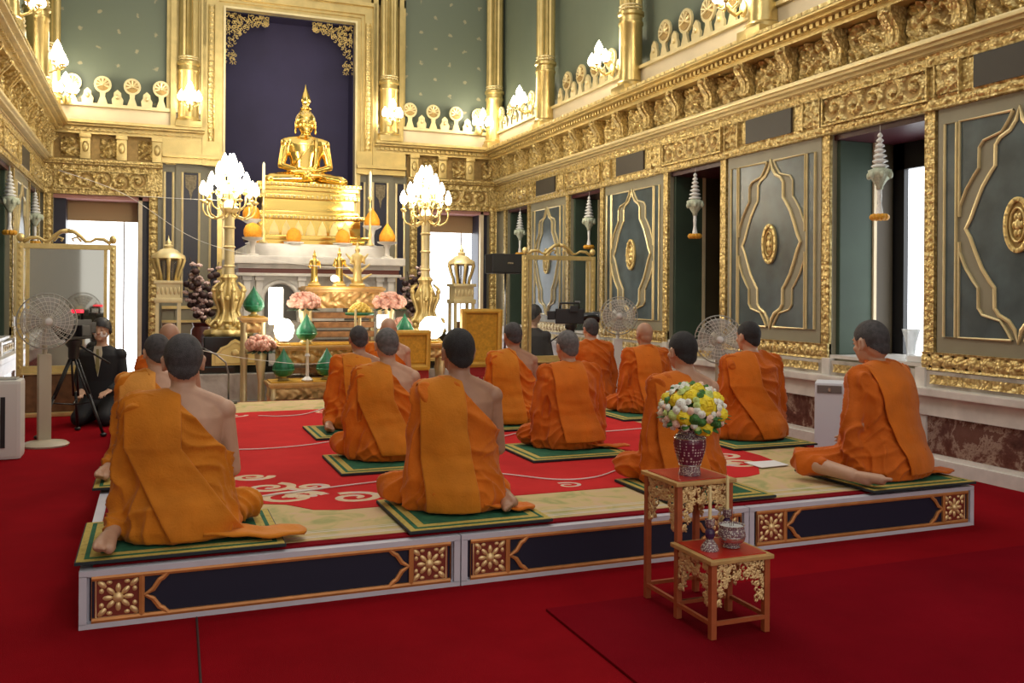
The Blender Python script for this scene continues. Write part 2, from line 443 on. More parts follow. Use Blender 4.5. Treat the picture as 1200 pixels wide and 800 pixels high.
def side_wall(sd, y0, yfull):
    """sd=+1 right wall, -1 left wall.  q = distance from the wall plane towards the room"""
    X = lambda q: CXR+sd*(HW-q)
    D = Vector((-sd, 0, 0))
    side = 'right' if sd > 0 else 'left'
    ops = [(5.70, 6.83), (8.60, 9.72), (11.55, 12.60), (14.26, 15.27)]
    if sd < 0: ops = [o for o in ops if o[0] > 11]
    if sd > 0: ops = [(2.80, 3.94)]+ops
    ZS, ZL = .84, 2.92
    w = MB()
    ys = y0; W = .9
    def slab(a, b, z0, z1, m=0):
        w.mat(m).box((X(0), a, z0), (X(-W), b, z1))
    slab(y0, YB+.9, 0, ZS); slab(y0, YB+.9, ZL, 4.33)
    w.mat(1); w.box((X(0), y0, 4.33), (X(-W), YB+.9, 8.2))
    c = y0
    for a, b in ops: slab(c, a, ZS, ZL); c = b
    slab(c, YB+.9, ZS, ZL)
    struct(w, 'wall_'+side, [STONEG, WALLP])
    # ---- dado
    d = MB()
    segs = []
    d.mat(0).box((X(0), y0, 0), (X(.12), YB, .10))                    # skirting
    d.box((X(0), y0, .10), (X(.085), YB, .13))
    d.box((X(0), y0, .44), (X(.09), YB, .60)); d.box((X(0), y0, .60), (X(.15), YB, .665), .01)
    d.mat(1).box((X(0), y0, .13), (X(.055), YB, .44))
    d.mat(2).box((X(0), y0, .665), (X(.05), YB, .80))
    # vertical stone strips at each panel edge
    edges = []
    for a, b in ops: edges += [a, b]
    for e in edges:
        d.mat(0).box((X(0), e-.07, .10), (X(.075), e+.07, .62)); d.box((X(0), e-.05, .665), (X(.07), e+.05, .82))
    struct(d, 'trim_1' if sd > 0 else 'trim_11', [MARBW, MARBB, MARBC])
    # gold relief strip in the dado
    g = MB()
    pr = [y0]+edges+[YB]
    for i in range(len(pr)-1):
        a, b = pr[i]+.10, pr[i+1]-.10
        if b < yfull or b-a < .2: continue
        a = max(a, yfull)
        add_relief(g, b-a, .075, beads(.16, .075), lambda u, v, h, a=a: (X(.053+h*.02), a+u, .695+v), .18, .02)
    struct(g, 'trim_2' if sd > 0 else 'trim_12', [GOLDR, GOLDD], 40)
    # ---- window openings: sill, folded shutters, pane
    for k, (a, b) in enumerate(ops):
        o = MB()
        o.mat(0).box((X(.02), a, ZS-.02), (X(-W), b, ZS+.01))
        wr = struct(o, 'window_%d' % (k+1 if sd > 0 else k+7), [MARBW])
        s_ = MB()
        # far reveal: green folded shutter, white edge strip, brown case; soffit dark red
        s_.mat(0).box((X(-.05), b-.05, ZS+.01), (X(-.44), b-.002, ZL-.05), .01)
        s_.mat(2).box((X(-.44), b-.07, ZS+.01), (X(-.475), b-.002, ZL-.05))
        s_.mat(0).box((X(-.05), a+.002, ZS+.01), (X(-.44), a+.05, ZL-.05), .01)
        s_.mat(4).box((X(-.48), b-.04, ZS+.01), (X(-.70), b-.002, ZL-.05))
        s_.mat(1).box((X(-.02), a, ZL-.05), (X(-W), b, ZL-.002))
        s_.build('folded_shutter', [JAMB, DARKR, CREAM, BLACK, simple('brown case', (.07, .05, .025), .5)], wr)
        p = MB(); p.mat(3).box((X(-.72), b-.16, ZS), (X(-.80), b-.002, ZL)); p.box((X(-.72), a, ZS), (X(-.80), a+.10, ZL)); p.box((X(-.72), a, ZL-.30), (X(-.80), b, ZL))
        p.mat(3).box((X(-.74), (a+b)/2-.02, ZS), (X(-.78), (a+b)/2+.02, ZL)); 
        p.build('window_frame', [BLACK, BLACK, BLACK, BLACK], wr)
        p = MB(); p.box((X(-.775), a+.1, ZS), (X(-.78), b-.16, ZL-.3)); p.build('pane', [DAY if (sd > 0 and k == 1) else simple('dim pane', (.02, .05, .045), .2)], wr)
    # ---- gold frames round panels (edge strips)
    fr = MB()
    def vstrip(yc, wd, z0, z1):
        add_relief(fr, z1-z0, wd, beads(.075, wd), lambda u, v, h: (X(.025+h*.012), yc-wd/2+v, z0+u), .16, .0165)
        fr.mat(0).box((X(0), yc-wd/2, z0), (X(.025), yc+wd/2, z1))
    pans = []
    for i in range(len(ops)-1): pans.append((ops[i][1], ops[i+1][0]))
    for a, b in ops:
        if b > yfull:
            vstrip(a-.052, .104, .80, ZL); vstrip(b+.052, .104, .80, ZL)
    for a, b in pans:
        if b < yfull: continue
        add_relief(fr, b-a, .145, beads(.12, .145), lambda u, v, h, a=a: (X(.045+h*.014), a+u, .805+v), .16, .017)
        fr.mat(0).box((X(0), a, .805), (X(.045), b, .95))
    struct(fr, 'trim_3' if sd > 0 else 'trim_13', [GOLDR, GOLDD], 40)
    # ---- painted wall panels, one thing per bay
    nm = {0: 'nearest', 1: 'second', 2: 'third', 3: 'farthest'}
    for k, (a, b) in enumerate(pans):
        if b < yfull: continue
        a2, b2 = a+.13, b-.13; L = b2-a2; Hh = ZL-.95
        where = {0: 'nearest the camera beside the first window', 1: 'between the first two window openings', 2: 'between the second and third window openings', 3: 'farthest along, just above the gilt glass screen'}[k] if sd > 0 else 'behind the left gilt screen, nearest the back corner'
        if sd > 0 and k > 3: continue
        wp = thing('wall_panel', 'grey painted wall panel with gold mouldings on the %s wall, %s' % (side, where), 'wall panel', (X(0), a2, .95), group='painted wall panels between the windows')
        Q = lambda q: -sd*q
        m = MB(); m.mat(0).box((Q(0), 0, 0), (Q(.02), L, Hh)); m.build('backing_board', [STONEG], wp)
        c = L/2; cz = Hh/2
        # lobed cartouche outline
        hw, hh = L*.215, Hh*.42
        half = [(0, hh*1.05), (hw*.08, hh*.94), (hw*.24, hh*.86), (hw*.50, hh*.81), (hw*.62, hh*.75), (hw*.63, hh*.56), (hw*.76, hh*.50), (hw*.98, hh*.38), (hw*1.17, hh*.22), (hw*1.31, hh*.09), (hw*1.45, 0)]
        h2 = half+[(x, -z) for x, z in reversed(half[:-1])]
        out = h2+[(-x, z) for x, z in reversed(h2[1:-1])]
        poly = [(c+x, cz+z) for x, z in out]
        m = MB(); m.mat(0).prism(poly, (Q(.021), 0, 0), (0, 1, 0), (0, 0, 1), (Q(.006), 0, 0))
        # side strips
        for s0 in (.05*L, .95*L-.075*L): m.box((Q(.021), s0, .13), (Q(.026), s0+.075*L, Hh-.13))
        # spandrel panels, cut by the cartouche curve
        for sx in (-1, 1):
            for sz in (-1, 1):
                q = [(c+sx*L*.355, cz+sz*(Hh/2-.13)), (c+sx*L*.035, cz+sz*(Hh/2-.13))]
                q += [(c+sx*(x+.10*L*(1 if x > hw*.25 else .5)), cz+sz*(z+.0)) for x, z in half[1:10] if x+.10*L < L*.352]
                q += [(c+sx*L*.355, cz+sz*.13)]
                if sx*sz < 0: q.reverse()
                m.prism(q, (Q(.021), 0, 0), (0, 1, 0), (0, 0, 1), (Q(.004), 0, 0))
        m.build('painted_inset', [BLUEG], wp)
        m = MB(); DD = (Q(.022), 0, 0); O = (Q(.020), 0, 0)
        m.band(poly, .030, O, (0, 1, 0), (0, 0, 1), DD, True)
        for s0 in (.05*L, .95*L-.075*L):
            e = .075*L
            m.band([(s0, .13), (s0+e, .13), (s0+e, Hh-.13), (s0, Hh-.13)], .021, O, (0, 1, 0), (0, 0, 1), DD, True)
        for sx in (-1, 1):
            for sz in (-1, 1):
                q = [(c+sx*L*.035, cz+sz*(Hh/2-.13)), (c+sx*L*.355, cz+sz*(Hh/2-.13)), (c+sx*L*.355, cz+sz*.10)]
                m.band(q, .021, O, (0, 1, 0), (0, 0, 1), DD)
                q2 = [(c+sx*(x+.10*L*(1 if x > hw*.25 else .5)), cz+sz*z) for x, z in half[1:10] if x+.10*L < L*.355]
                q2 = [(c+sx*L*.035, cz+sz*(Hh/2-.13))]+q2+[(c+sx*L*.355, cz+sz*.10)]
                m.band(q2, .018, O, (0, 1, 0), (0, 0, 1), DD)
        m.build('gold_moulding', [GOLDP], wp)
        # oval medallion
        m = MB()
        ell = [(c+.105*cos(t*PI/16), cz+.20*sin(t*PI/16)) for t in range(32)]
        m.mat(1).prism(ell, (Q(.026), 0, 0), (0, 1, 0), (0, 0, 1), (Q(.012), 0, 0))
        m.mat(0).band([(c+.10*cos(t*PI/16), cz+.19*sin(t*PI/16)) for t in range(32)], .035, (Q(.03), 0, 0), (0, 1, 0), (0, 0, 1), (Q(.028), 0, 0), True)
        m.band([(c+.062*cos(t*PI/16), cz+.125*sin(t*PI/16)) for t in range(32)], .014, (Q(.035), 0, 0), (0, 1, 0), (0, 0, 1), (Q(.020), 0, 0), True)
        for t in range(14):
            m.sph((Q(.05), c+.10*cos(t*PI/7), cz+.19*sin(t*PI/7)), .016, 6, 4)
        for t in range(6): m.sph((Q(.042), c+.03*cos(t*PI/3), cz+.07*sin(t*PI/3)), (.012, .018, .028), 6, 4)
        m.sph((Q(.045), c, cz), (.015, .022, .045), 8, 6)
        m.build('oval_medallion', [GOLD, GOLDD], wp, 40)
    # ---- gold frieze above the openings
    f = MB()
    y1 = YB-.02; y2 = max(y0, yfull-1.2)
    f.mat(0).box((X(0), y0, ZL), (X(.05), YB, 3.39))
    for z in (ZL+.005, 3.275):
        add_relief(f, y1-y2, .10, beads(.15, .10), lambda u, v, h, z=z: (X(.05+h*.022), y2+u, z+v), .15, .02)
    for a, b in ops:
        if b < yfull: continue
        L = b-a+.06
        add_relief(f, L, .24, scroll(L, .24, .22), lambda u, v, h, a=a: (X(.052+h*.032), a-.03+u, 3.03+v), .30, .014)
        f.mat(0)
        for zz in (3.012, 3.27): f.box((X(.05), a-.05, zz-.012), (X(.088), b+.05, zz+.006))
        for yy in (a-.06, b+.05): f.box((X(.05), yy-.006, 3.0), (X(.088), yy+.012, 3.28))
        for yy in (a-.37, b+.10):
            add_relief(f, .22, .24, foliage(yy, 14, 30), lambda u, v, h, yy=yy: (X(.052+h*.035), yy+u, 3.03+v), .30, .014)
            f.mat(0); f.box((X(.05), yy-.015, 3.0), (X(.088), yy-.003, 3.28)); f.box((X(.05), yy+.223, 3.0), (X(.088), yy+.235, 3.28))
    for a, b in pans:
        if b < yfull: continue
        m_ = (a+b)/2
        f.mat(2).box((X(.051), m_-.37, 3.02), (X(.075), m_+.37, 3.27))
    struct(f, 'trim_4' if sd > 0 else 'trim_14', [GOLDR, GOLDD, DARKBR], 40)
    # ---- first ledge
    l = MB()
    l.mat(0).box((X(0), y0, 3.39), (X(.06), YB, 3.42)); l.box((X(0), y0, 3.42), (X(.13), YB, 3.445)); l.box((X(0), y0, 3.445), (X(.17), YB, 3.485), .012)
    l.mat(1).box((X(0), y0, 3.375), (X(.075), YB, 3.392))
    struct(l, 'trim_5' if sd > 0 else 'trim_15', [GOLDP, GOLDD])
    # ---- modillion frieze
    f = MB()
    f.mat(1).box((X(0), y0, 3.485), (X(.04), YB, 3.86))
    bays = []
    yy = YB-.10
    P = 1.373
    ys_ = []
    while yy > y2: ys_.append(yy); yy -= P/2
    for q, ya in enumerate(ys_):
        L = P/2-.20
        add_relief(f, L, .33, foliage(q*1.3+2, 11, 27), lambda u, v, h, ya=ya: (X(.042+h*.085*np.clip(.4+.6*np.sin(PI*u/L)**.5, 0, 1)), ya-.17-L+u, 3.505+v), .36, .0145)
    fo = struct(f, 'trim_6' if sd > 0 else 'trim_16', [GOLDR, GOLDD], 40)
    for q, ya in enumerate(ys_):
        b_ = MB(); yc = ya-.085
        prof = [(0, 0), (.08, .01), (.11, .05), (.10, .11), (.105, .17), (.15, .23), (.19, .29), (.19, .355), (0, .355)]
        b_.prism(prof, (X(.04), yc-.075, 3.49), (-sd, 0, 0), (0, 0, 1), (0, .15, 0))
        b_.prism([(p_*1.12+.0, z_*.96+.005) for p_, z_ in prof], (X(.04), yc-.022, 3.49), (-sd, 0, 0), (0, 0, 1), (0, .044, 0))
        b_.sph((X(.13), yc, 3.535), (.035, .05, .035), 8, 6); b_.sph((X(.24), yc, 3.80), (.03, .055, .03), 8, 6)
        b_.build('bracket', [GOLDR], fo, 40)
    # ---- cornice with dentils
    cmb = MB()
    cmb.mat(0).box((X(0), y0, 3.845), (X(.22), YB, 3.885)); cmb.box((X(0), y0, 3.885), (X(.25), YB, 3.935))
    cmb.box((X(0), y0, 3.935), (X(.34), YB, 3.962), .008); cmb.box((X(0), y0, 3.962), (X(.40), YB, 3.985), .008)
    add_relief(cmb, y1-y2, .035, lambda u, v: .5+.5*np.cos(u*2*PI/.11), lambda u, v, h: (X(.40+.01*h), y2+u, 3.985+v), .1, .02)
    cmb.mat(0).box((X(0), y0, 3.985), (X(.40), YB, 4.02))
    yy = YB-.3
    while yy > y2:
        cmb.box((X(.25), yy, 3.888), (X(.285), yy+.045, 3.930)); yy -= .085
    struct(cmb, 'trim_7' if sd > 0 else 'trim_17', [GOLD, GOLDD])
    # ---- pale fascia and cresting
    fa = MB(); fa.mat(0).box((X(0), y0, 4.02), (X(.14), YB, 4.30)); fa.mat(1).box((X(0), y0, 4.30), (X(.18), YB, 4.345), .008); fa.mat(1).box((X(0), y0, 4.02), (X(.20), YB, 4.045))
    fo = struct(fa, 'trim_8' if sd > 0 else 'trim_18', [CREAM, GOLDP])
    cols = [7.60, 10.35, 13.10]
    yy = YB-.45; k = 0
    while yy > y2:
        if min(abs(yy-c_) for c_ in cols) > .22:
            b_ = MB(); palmette(b_, .15 if k % 2 == 0 else .10, .44 if k % 2 == 0 else .24, (X(.11), yy, 4.345), (0, 1, 0), D)
            b_.build('palmette', [GOLDP, GOLDD], fo, 40)
        yy -= .235; k += 1
    # ---- engaged columns
    for c_ in cols:
        if c_ < yfull: continue
        pl = thing('engaged_column', 'fluted gold column on the %s wall cornice, %s' % (side, {7.6: 'nearest the camera at the top edge', 10.35: 'middle of the row', 13.1: 'nearest the back corner'}[c_]), 'column', (X(.22), c_, 3.99), group='fluted gold columns above the cornice')
        column(pl)

def palmette(b, w, h, o, ax, out):
    """standing fan ornament: ax = along the wall, out = away from the wall"""
    o = Vector(o); ax = Vector(ax); out = Vector(out).normalized(); up = Vector((0, 0, 1))
    if h > .3:
        disc = [(w*.95*cos(t), h-w*.98+w*.98*sin(t)) for t in [2*PI*i/20 for i in range(20)]]
        b.mat(0).prism(disc, o, ax, up, out*.03)
        b.mat(1).prism([(x*.74, (z-(h-w))*.74+h-w) for x, z in disc], o+out*.0301, ax, up, out*.006)
        b.mat(0)
        for i in range(7):
            t = -.35+(PI+.7)*i/6
            b.tube([o+out*.035+up*(h-w), o+out*.04+ax*(w*.70*cos(t))+up*(h-w+w*.70*sin(t))], [.010, .018], 5)
        b.sph(o+out*.045+up*(h-w), .022, 8, 5)
        b.prism([(-w*.55, 0), (w*.55, 0), (w*.25, h*.28), (w*.32, h-2*w+.03), (-w*.32, h-2*w+.03), (-w*.25, h*.28)], o, ax, up, out*.035)
    else:
        b.mat(0).prism([(-w*.8, 0), (w*.8, 0), (w*.9, h*.35), (w*.6, h*.55), (w*.55, h*.8), (0, h), (-w*.55, h*.8), (-w*.6, h*.55), (-w*.9, h*.35)], o, ax, up, out*.035)
        b.sph(o+out*.04+up*(h*.5), (.03, .03, .04), 8, 5)

def column(pl, r=.135, zt=4.2, corner=False):
    m = MB()
    m.box((-r*1.4, -r*1.4, 0), (r*1.4, r*1.4, .10), .01)
    m.lathe([(r*1.35, .10), (r*1.4, .14), (r*1.15, .17), (r*1.1, .30), (r*1.1, .88), (r*1.2, .90), (r*1.2, .93), (r*1.1, .94), (r*1.1, 1.0), (r*1.28, 1.02), (r*1.28, 1.06), (r*1.05, 1.08)], seg=24)
    m.build('pedestal', [GOLDF], pl, 40)
    m = MB(); m.lathe([(r, 1.06), (r*.98, 4.2)], seg=84, lobes=14, amp=.085); m.build('fluted_shaft', [GOLDF], pl, 50)
    m = MB()
    for z in (1.10, 1.14): m.lathe([(r*1.08, z-.012), (r*1.16, z), (r*1.08, z+.012)], seg=24)
    m.build('collar_ring', [GOLDP], pl, True)

side_wall(1, -1.5, 4.2)
side_wall(-1, -1.5, 9.6)

# ================================================================== back wall
BRONZ = simple('dull bronze leaf', (.25, .2, .12), .5, .3, .4, 30.)
def back_wall():
    ZL = 2.92; XL, XR = CXR-HW, CXR+HW
    w = MB()
    nl, nr = CXR-1.075, CXR+1.075
    Y = lambda q: YB-q
    def slab(x0, x1, z0, z1, m=0): w.mat(m).box((x0, Y(0), z0), (x1, Y(-.7), z1))
    wl = [(CXR-3.62, CXR-2.23), (CXR+2.23, CXR+3.62)]
    slab(XL-.9, wl[0][0], 0, 4.33); slab(wl[0][1], nl, 0, 4.33); slab(nr, wl[1][0], 0, 4.33); slab(wl[1][1], XR+.9, 0, 4.33)
    for a, b in wl: slab(a, b, ZL, 4.33)
    struct(w, 'wall_back', [STONEG])
    # upper green wall with sprigs: uv in metres
    for q, (x0, x1) in enumerate(((XL-.9, nl), (nr, XR+.9), (nl, nr))):
        z0 = 4.33 if q < 2 else 6.08
        me = bpy.data.meshes.new('wall_upper'); y = Y(0); yb = Y(-.7)
        vs = [(x0,y,z0),(x1,y,z0),(x1,y,8.2),(x0,y,8.2),(x0,yb,z0),(x1,yb,z0),(x1,yb,8.2),(x0,yb,8.2)]
        me.from_pydata(vs, [], [(0,1,2,3),(5,4,7,6),(4,0,3,7),(1,5,6,2),(3,2,6,7),(4,5,1,0)])
        uv = me.uv_layers.new()
        for l in me.loops: v = vs[l.vertex_index]; uv.data[l.index].uv = (v[0], v[2])
        me.materials.append(WALLG)
        o = bpy.data.objects.new(('wall_upper_left', 'wall_upper_right', 'wall_upper_middle')[q], me); COL.objects.link(o); o['kind'] = 'structure'
    # niche
    n = MB()
    n.mat(0).box((nl-.05, Y(-.38), .0), (nr+.05, Y(-.43), 6.2))
    n.box((nl-.05, Y(-.7), 0), (nl, Y(-1.2), 6.2)); n.box((nr, Y(-.7), 0), (nr+.05, Y(-1.2), 6.2)); n.box((nl-.05, Y(-.7), 6.1), (nr+.05, Y(-1.2), 6.2))
    n.box((nl, Y(-.02), 0), (nl+.01, Y(-.7), 6.08)); n.box((nr-.01, Y(-.02), 0), (nr, Y(-.7), 6.08)); n.box((nl, Y(-.02), 6.07), (nr, Y(-.7), 6.08))
    struct(n, 'wall_niche', [NAVYN])
    # niche frame: stepped gold portal
    f = MB()
    steps = [(0, .035, .16), (.035, .11, .10), (.11, .16, .13), (.16, .30, .17), (.30, .36, .22)]
    for a, b, q in steps:
        m = 1 if a == 0 else 0
        for s in (-1, 1):
            xa, xb = CXR+s*(1.075+a), CXR+s*(1.075+b)
            f.mat(m).box((xa, Y(0), 3.46 if a > .1 else 1.0), (xb, Y(q), 6.08+b))
        f.mat(m).box((CXR-1.075-a, Y(0), 6.08+a), (CXR+1.075+a, Y(q), 6.08+b))
    for s in (-1, 1):
        xa = CXR+s*(1.075+.17); 
        add_relief(f, 2.6, .11, beads(.09, .11), lambda u, v, h, xa=xa, s=s: (xa+s*v, Y(.172+h*.015)+0*u, 3.5+u), .12, .015)
    f.mat(0)
    for s in (-1, 1):
        f.box((CXR+s*1.36, Y(0), 3.46), (CXR+s*1.98, Y(.10), 6.6))
    f.box((CXR-1.98, Y(0), 6.46), (CXR+1.98, Y(.10), 6.72)); f.box((CXR-1.98, Y(0), 6.72), (CXR+1.98, Y(.22), 6.8))
    struct(f, 'trim_21', [GOLDF, GOLDP])
    # arabesque corner brackets of the niche
    for s, nm in ((-1, 'left'), (1, 'right')):
        t = thing('niche_corner_bracket', 'openwork gilded corner bracket at the top %s of the dark blue niche' % nm, 'ornament', (CXR+s*1.07, Y(-.05), 6.07), group='corner brackets of the niche')
        b = MB(); rnd = random.Random(3)
        for i in range(330):
            u = rnd.random()**1.0*.72; v = rnd.random()*.86
            lim = (.72-u)
            ok = v < .16+.02*sin(u*30) or (u < .17) or (math.hypot(.78-u, .92-v) > .78)
            if not ok or (v > .2 and u > .62): continue
            a = rnd.random()*PI*2; rr = .018+.018*rnd.random()
            pts = [(-s*(u+rr*cos(a+t_)*(1-.1*k)), 0, -(v+rr*sin(a+t_)*(1-.1*k))) for k, t_ in enumerate([0, .9, 1.8, 2.7, 3.6, 4.5])]
            b.tube([(p[0], p[1]-.012, p[2]) for p in pts], .008, 4)
        b.build('leafwork', [GOLD], t, True)
    # lintel friezes over the two doorways
    for q, s in enumerate((-1, 1)):
        a, b = (XL, CXR-2.03) if s < 0 else (CXR+2.03, XR)
        f = MB(); L = b-a
        f.mat(0).box((a, Y(0), ZL), (b, Y(.05), 3.39))
        for z in (ZL+.005, 3.29):
            add_relief(f, L, .085, beads(.13, .085), lambda u, v, h, z=z: (a+u, Y(.05+h*.02)+0*u, z+v), .15, .018)
        add_relief(f, L-.5, .25, scroll(L-.5, .25, .24), lambda u, v, h: (a+.25+u, Y(.055+h*.035)+0*u, 3.025+v), .33, .015)
        f.mat(0)
        for xx in (a+.20, b-.22): f.box((xx, Y(.05), 3.0), (xx+.02, Y(.095), 3.29))
        for zz in (3.005, 3.28): f.box((a+.2, Y(.05), zz), (b-.2, Y(.095), zz+.014))
        f.box((a, Y(0), 3.39), (b, Y(.12), 3.42)); f.box((a, Y(0), 3.42), (b, Y(.17), 3.46), .01)
        f.mat(1).box((a, Y(0), 3.375), (b, Y(.07), 3.392))
        f.mat(1).box((a, Y(0), 3.46), (b, Y(.04), 3.86))
        for k in range(3):
            p0 = a+.1+k*(L-.1)/3
            add_relief(f, (L-.1)/3-.24, .30, foliage(k+s, 12, 28), lambda u, v, h, p0=p0: (p0+.19+u, Y(.045+h*.07)+0*u, 3.51+v), .36, .015)
        fo = struct(f, 'trim_%d' % (22+q), [GOLDR, GOLDD], 40)
        for k in range(4):
            p0 = a+.04+k*(L-.1-.10)/3; bb = MB()
            bb.box((p0, Y(.04), 3.47), (p0+.15, Y(.15), 3.86), .01); bb.sph((p0+.075, Y(.15), 3.66), (.05, .03, .09), 8, 6); bb.box((p0-.01, Y(.04), 3.80), (p0+.16, Y(.18), 3.86), .006)
            bb.build('bracket', [GOLD], fo, 40)
        # door-case gold strips
        st = MB()
        for x0 in ((CXR+s*3.62-.0, ), (CXR+s*2.23, )):
            x = x0[0]; x = x if (abs(x-CXR) < 3) == (s < 0) else x-.13
            add_relief(st, ZL-.2, .13, beads(.11, .13), lambda u, v, h, x=x: (x+v, Y(.035+h*.02)+0*u, .2+u), .16, .0165)
            st.mat(0).box((x, Y(0), .0), (x+.13, Y(.035), ZL))
        struct(st, 'trim_%d' % (24+q), [GOLDR, GOLDD], 40)
        # doorway contents: dark jambs, roller blind, blown-out daylight
        x0, x1 = (CXR-3.62, CXR-2.23) if s < 0 else (CXR+2.23, CXR+3.62)
        d = MB()
        d.mat(0).box((x0, Y(-.12), 0), (x0+.17, Y(-.6), ZL)); d.box((x1-.17, Y(-.12), 0), (x1, Y(-.6), ZL))
        d.mat(1).box((x1-.16, Y(-.02), 0), (x1-.10, Y(-.12), ZL)); 
        d.mat(2).box((x0, Y(-.02), ZL-.06), (x1, Y(-.6), ZL-.002))
        dr = struct(d, 'door_%d' % (q+1), [NAVY, CREAM, simple('pink soffit', (.62, .30, .26), .6)])
        e = MB(); e.mat(0).box((x0+.17, Y(-.45), ZL-.38), (x1-.17, Y(-.47), ZL-.05)); e.build('pelmet', [simple('tan pelmet', (.52, .36, .18), .6)], dr)
        e = MB(); e.mat(0).box((x0+.17, Y(-.50), 0), (x1-.17, Y(-.51), ZL-.36)); e.build('sheer_curtain', [DAY], dr)
        e = MB(); e.mat(0).box(((x0+x1)/2+.30*(1), Y(-.485), 0), ((x0+x1)/2+.325, Y(-.5), ZL-.38)); e.build('curtain_edge', [WHITE], dr)
    # upper cornice, fascia, palmettes
    c = MB()
    for a, b in ((XL, CXR-1.40), (CXR+1.40, XR)):
        c.mat(0).box((a, Y(0), 3.86), (b, Y(.18), 3.90)); c.box((a, Y(0), 3.90), (b, Y(.21), 3.96)); c.box((a, Y(0), 3.96), (b, Y(.34), 3.99), .008); c.box((a, Y(0), 3.99), (b, Y(.40), 4.04), .008)
        x = a+.1
        while x < b-.1: c.box((x, Y(.21), 3.905), (x+.045, Y(.25), 3.955)); x += .085
    struct(c, 'trim_26', [GOLD])
    fa = MB()
    for a, b in ((XL, CXR-1.40), (CXR+1.40, XR)):
        fa.mat(0).box((a, Y(0), 4.04), (b, Y(.14), 4.29)); fa.mat(1).box((a, Y(0), 4.29), (b, Y(.18), 4.345), .008)
    fo = struct(fa, 'trim_27', [CREAM, GOLDP])
    for s in (-1, 1):
        k = 0; x = 2.06
        while x < HW-.25:
            b_ = MB(); palmette(b_, .135 if k % 2 == 0 else .095, .44 if k % 2 == 0 else .24, (CXR+s*x, Y(.11), 4.345), (1, 0, 0), (0, -1, 0))
            b_.build('palmette', [GOLDP, GOLDD], fo, 40); x += .215; k += 1
    # engaged columns
    for x, nm in ((CXR-1.65, 'left of the niche'), (CXR+1.65, 'right of the niche'), (CXR-3.66, 'in the left back corner'), (CXR+3.62, 'in the right back corner')):
        pl = thing('engaged_column', 'fluted gold column on the back wall %s' % nm, 'column', (x, Y(.24), 4.03), group='fluted gold columns above the cornice')
        column(pl, .14)
        if abs(x-CXR) < 2:
            m = MB(); m.box((-.27, .02, 0), (-.19, .2, 3.9)); m.box((.19, .02, 0), (.27, .2, 3.9)); m.build('side_strip', [GOLDF], pl)
    # pilaster panels beside the niche
    for s, nm in ((-1, 'left'), (1, 'right')):
        t = thing('pilaster_panel', 'tall grey pilaster with navy insets and gold lines, %s of the altar niche' % nm, 'wall panel', (CXR+s*1.57, Y(.025), 0), group='navy inset pilasters beside the niche')
        b = MB(); b.box((-.46, -.03, 0), (.46, 0, 3.47), .0); b.box((-.26, -.08, .3), (.20, -.03, 3.47)); b.build('pilaster_body', [STONEG], t)
        ins = MB(); gl = MB()
        for (x0, x1, q) in ((-.43, -.30, .03), (-.16, .10, .08), (.27, .42, .03)):
            ins.box((x0, -q-.004, 1.30), (x1, -q, 3.34)); 
            gl.band([(x0, 1.30), (x1, 1.30), (x1, 3.34), (x0, 3.34)], .035, (0, -q, 0), (1, 0, 0), (0, 0, 1), (0, -.022, 0), True)
        ins.build('navy_inset', [NAVY], t); gl.build('gold_line', [GOLDP], t)
        for z, k in ((3.30, -1), (1.34, 1)):
            o = MB(); o.prism([(-.12, 0), (.06, 0), (.05, k*.2), (.0, k*.26), (-.03, k*.42), (-.06, k*.26), (-.11, k*.2)], (0, -.086, z), (1, 0, 0), (0, 0, 1), (0, -.008, 0))
            o.build('leaf_ornament', [BRONZ], t)
        o = MB(); o.box((-.46, -.10, 1.12), (.46, -.03, 1.17)); o.box((-.46, -.12, .9), (.46, -.03, .94)); o.build('gold_sill', [GOLD], t)
        o = MB(); o.box((-.46, -.06, 0), (.46, -.031, .9)); o.build('marble_base', [MARBC], t)
        o = MB(); o.box((-.47, -.16, 3.47), (.40, 0, 3.56)); o.box((-.47, -.24, 3.56), (.40, 0, 3.62), .01); o.box((-.47, -.165, 3.62), (.40, 0, 3.858)); o.build('capital', [GOLDF], t)
back_wall()
# floor seam threads
s = MB(); s.tube([(.18, 4.1, .004), (.165, 3.4, .004), (.15, 2.2, .004)], .005, 5)
s.build('carpet_seam', [simple('seam tape', (.05, .01, .01), .9)], kind='structure').name = 'trim_30'
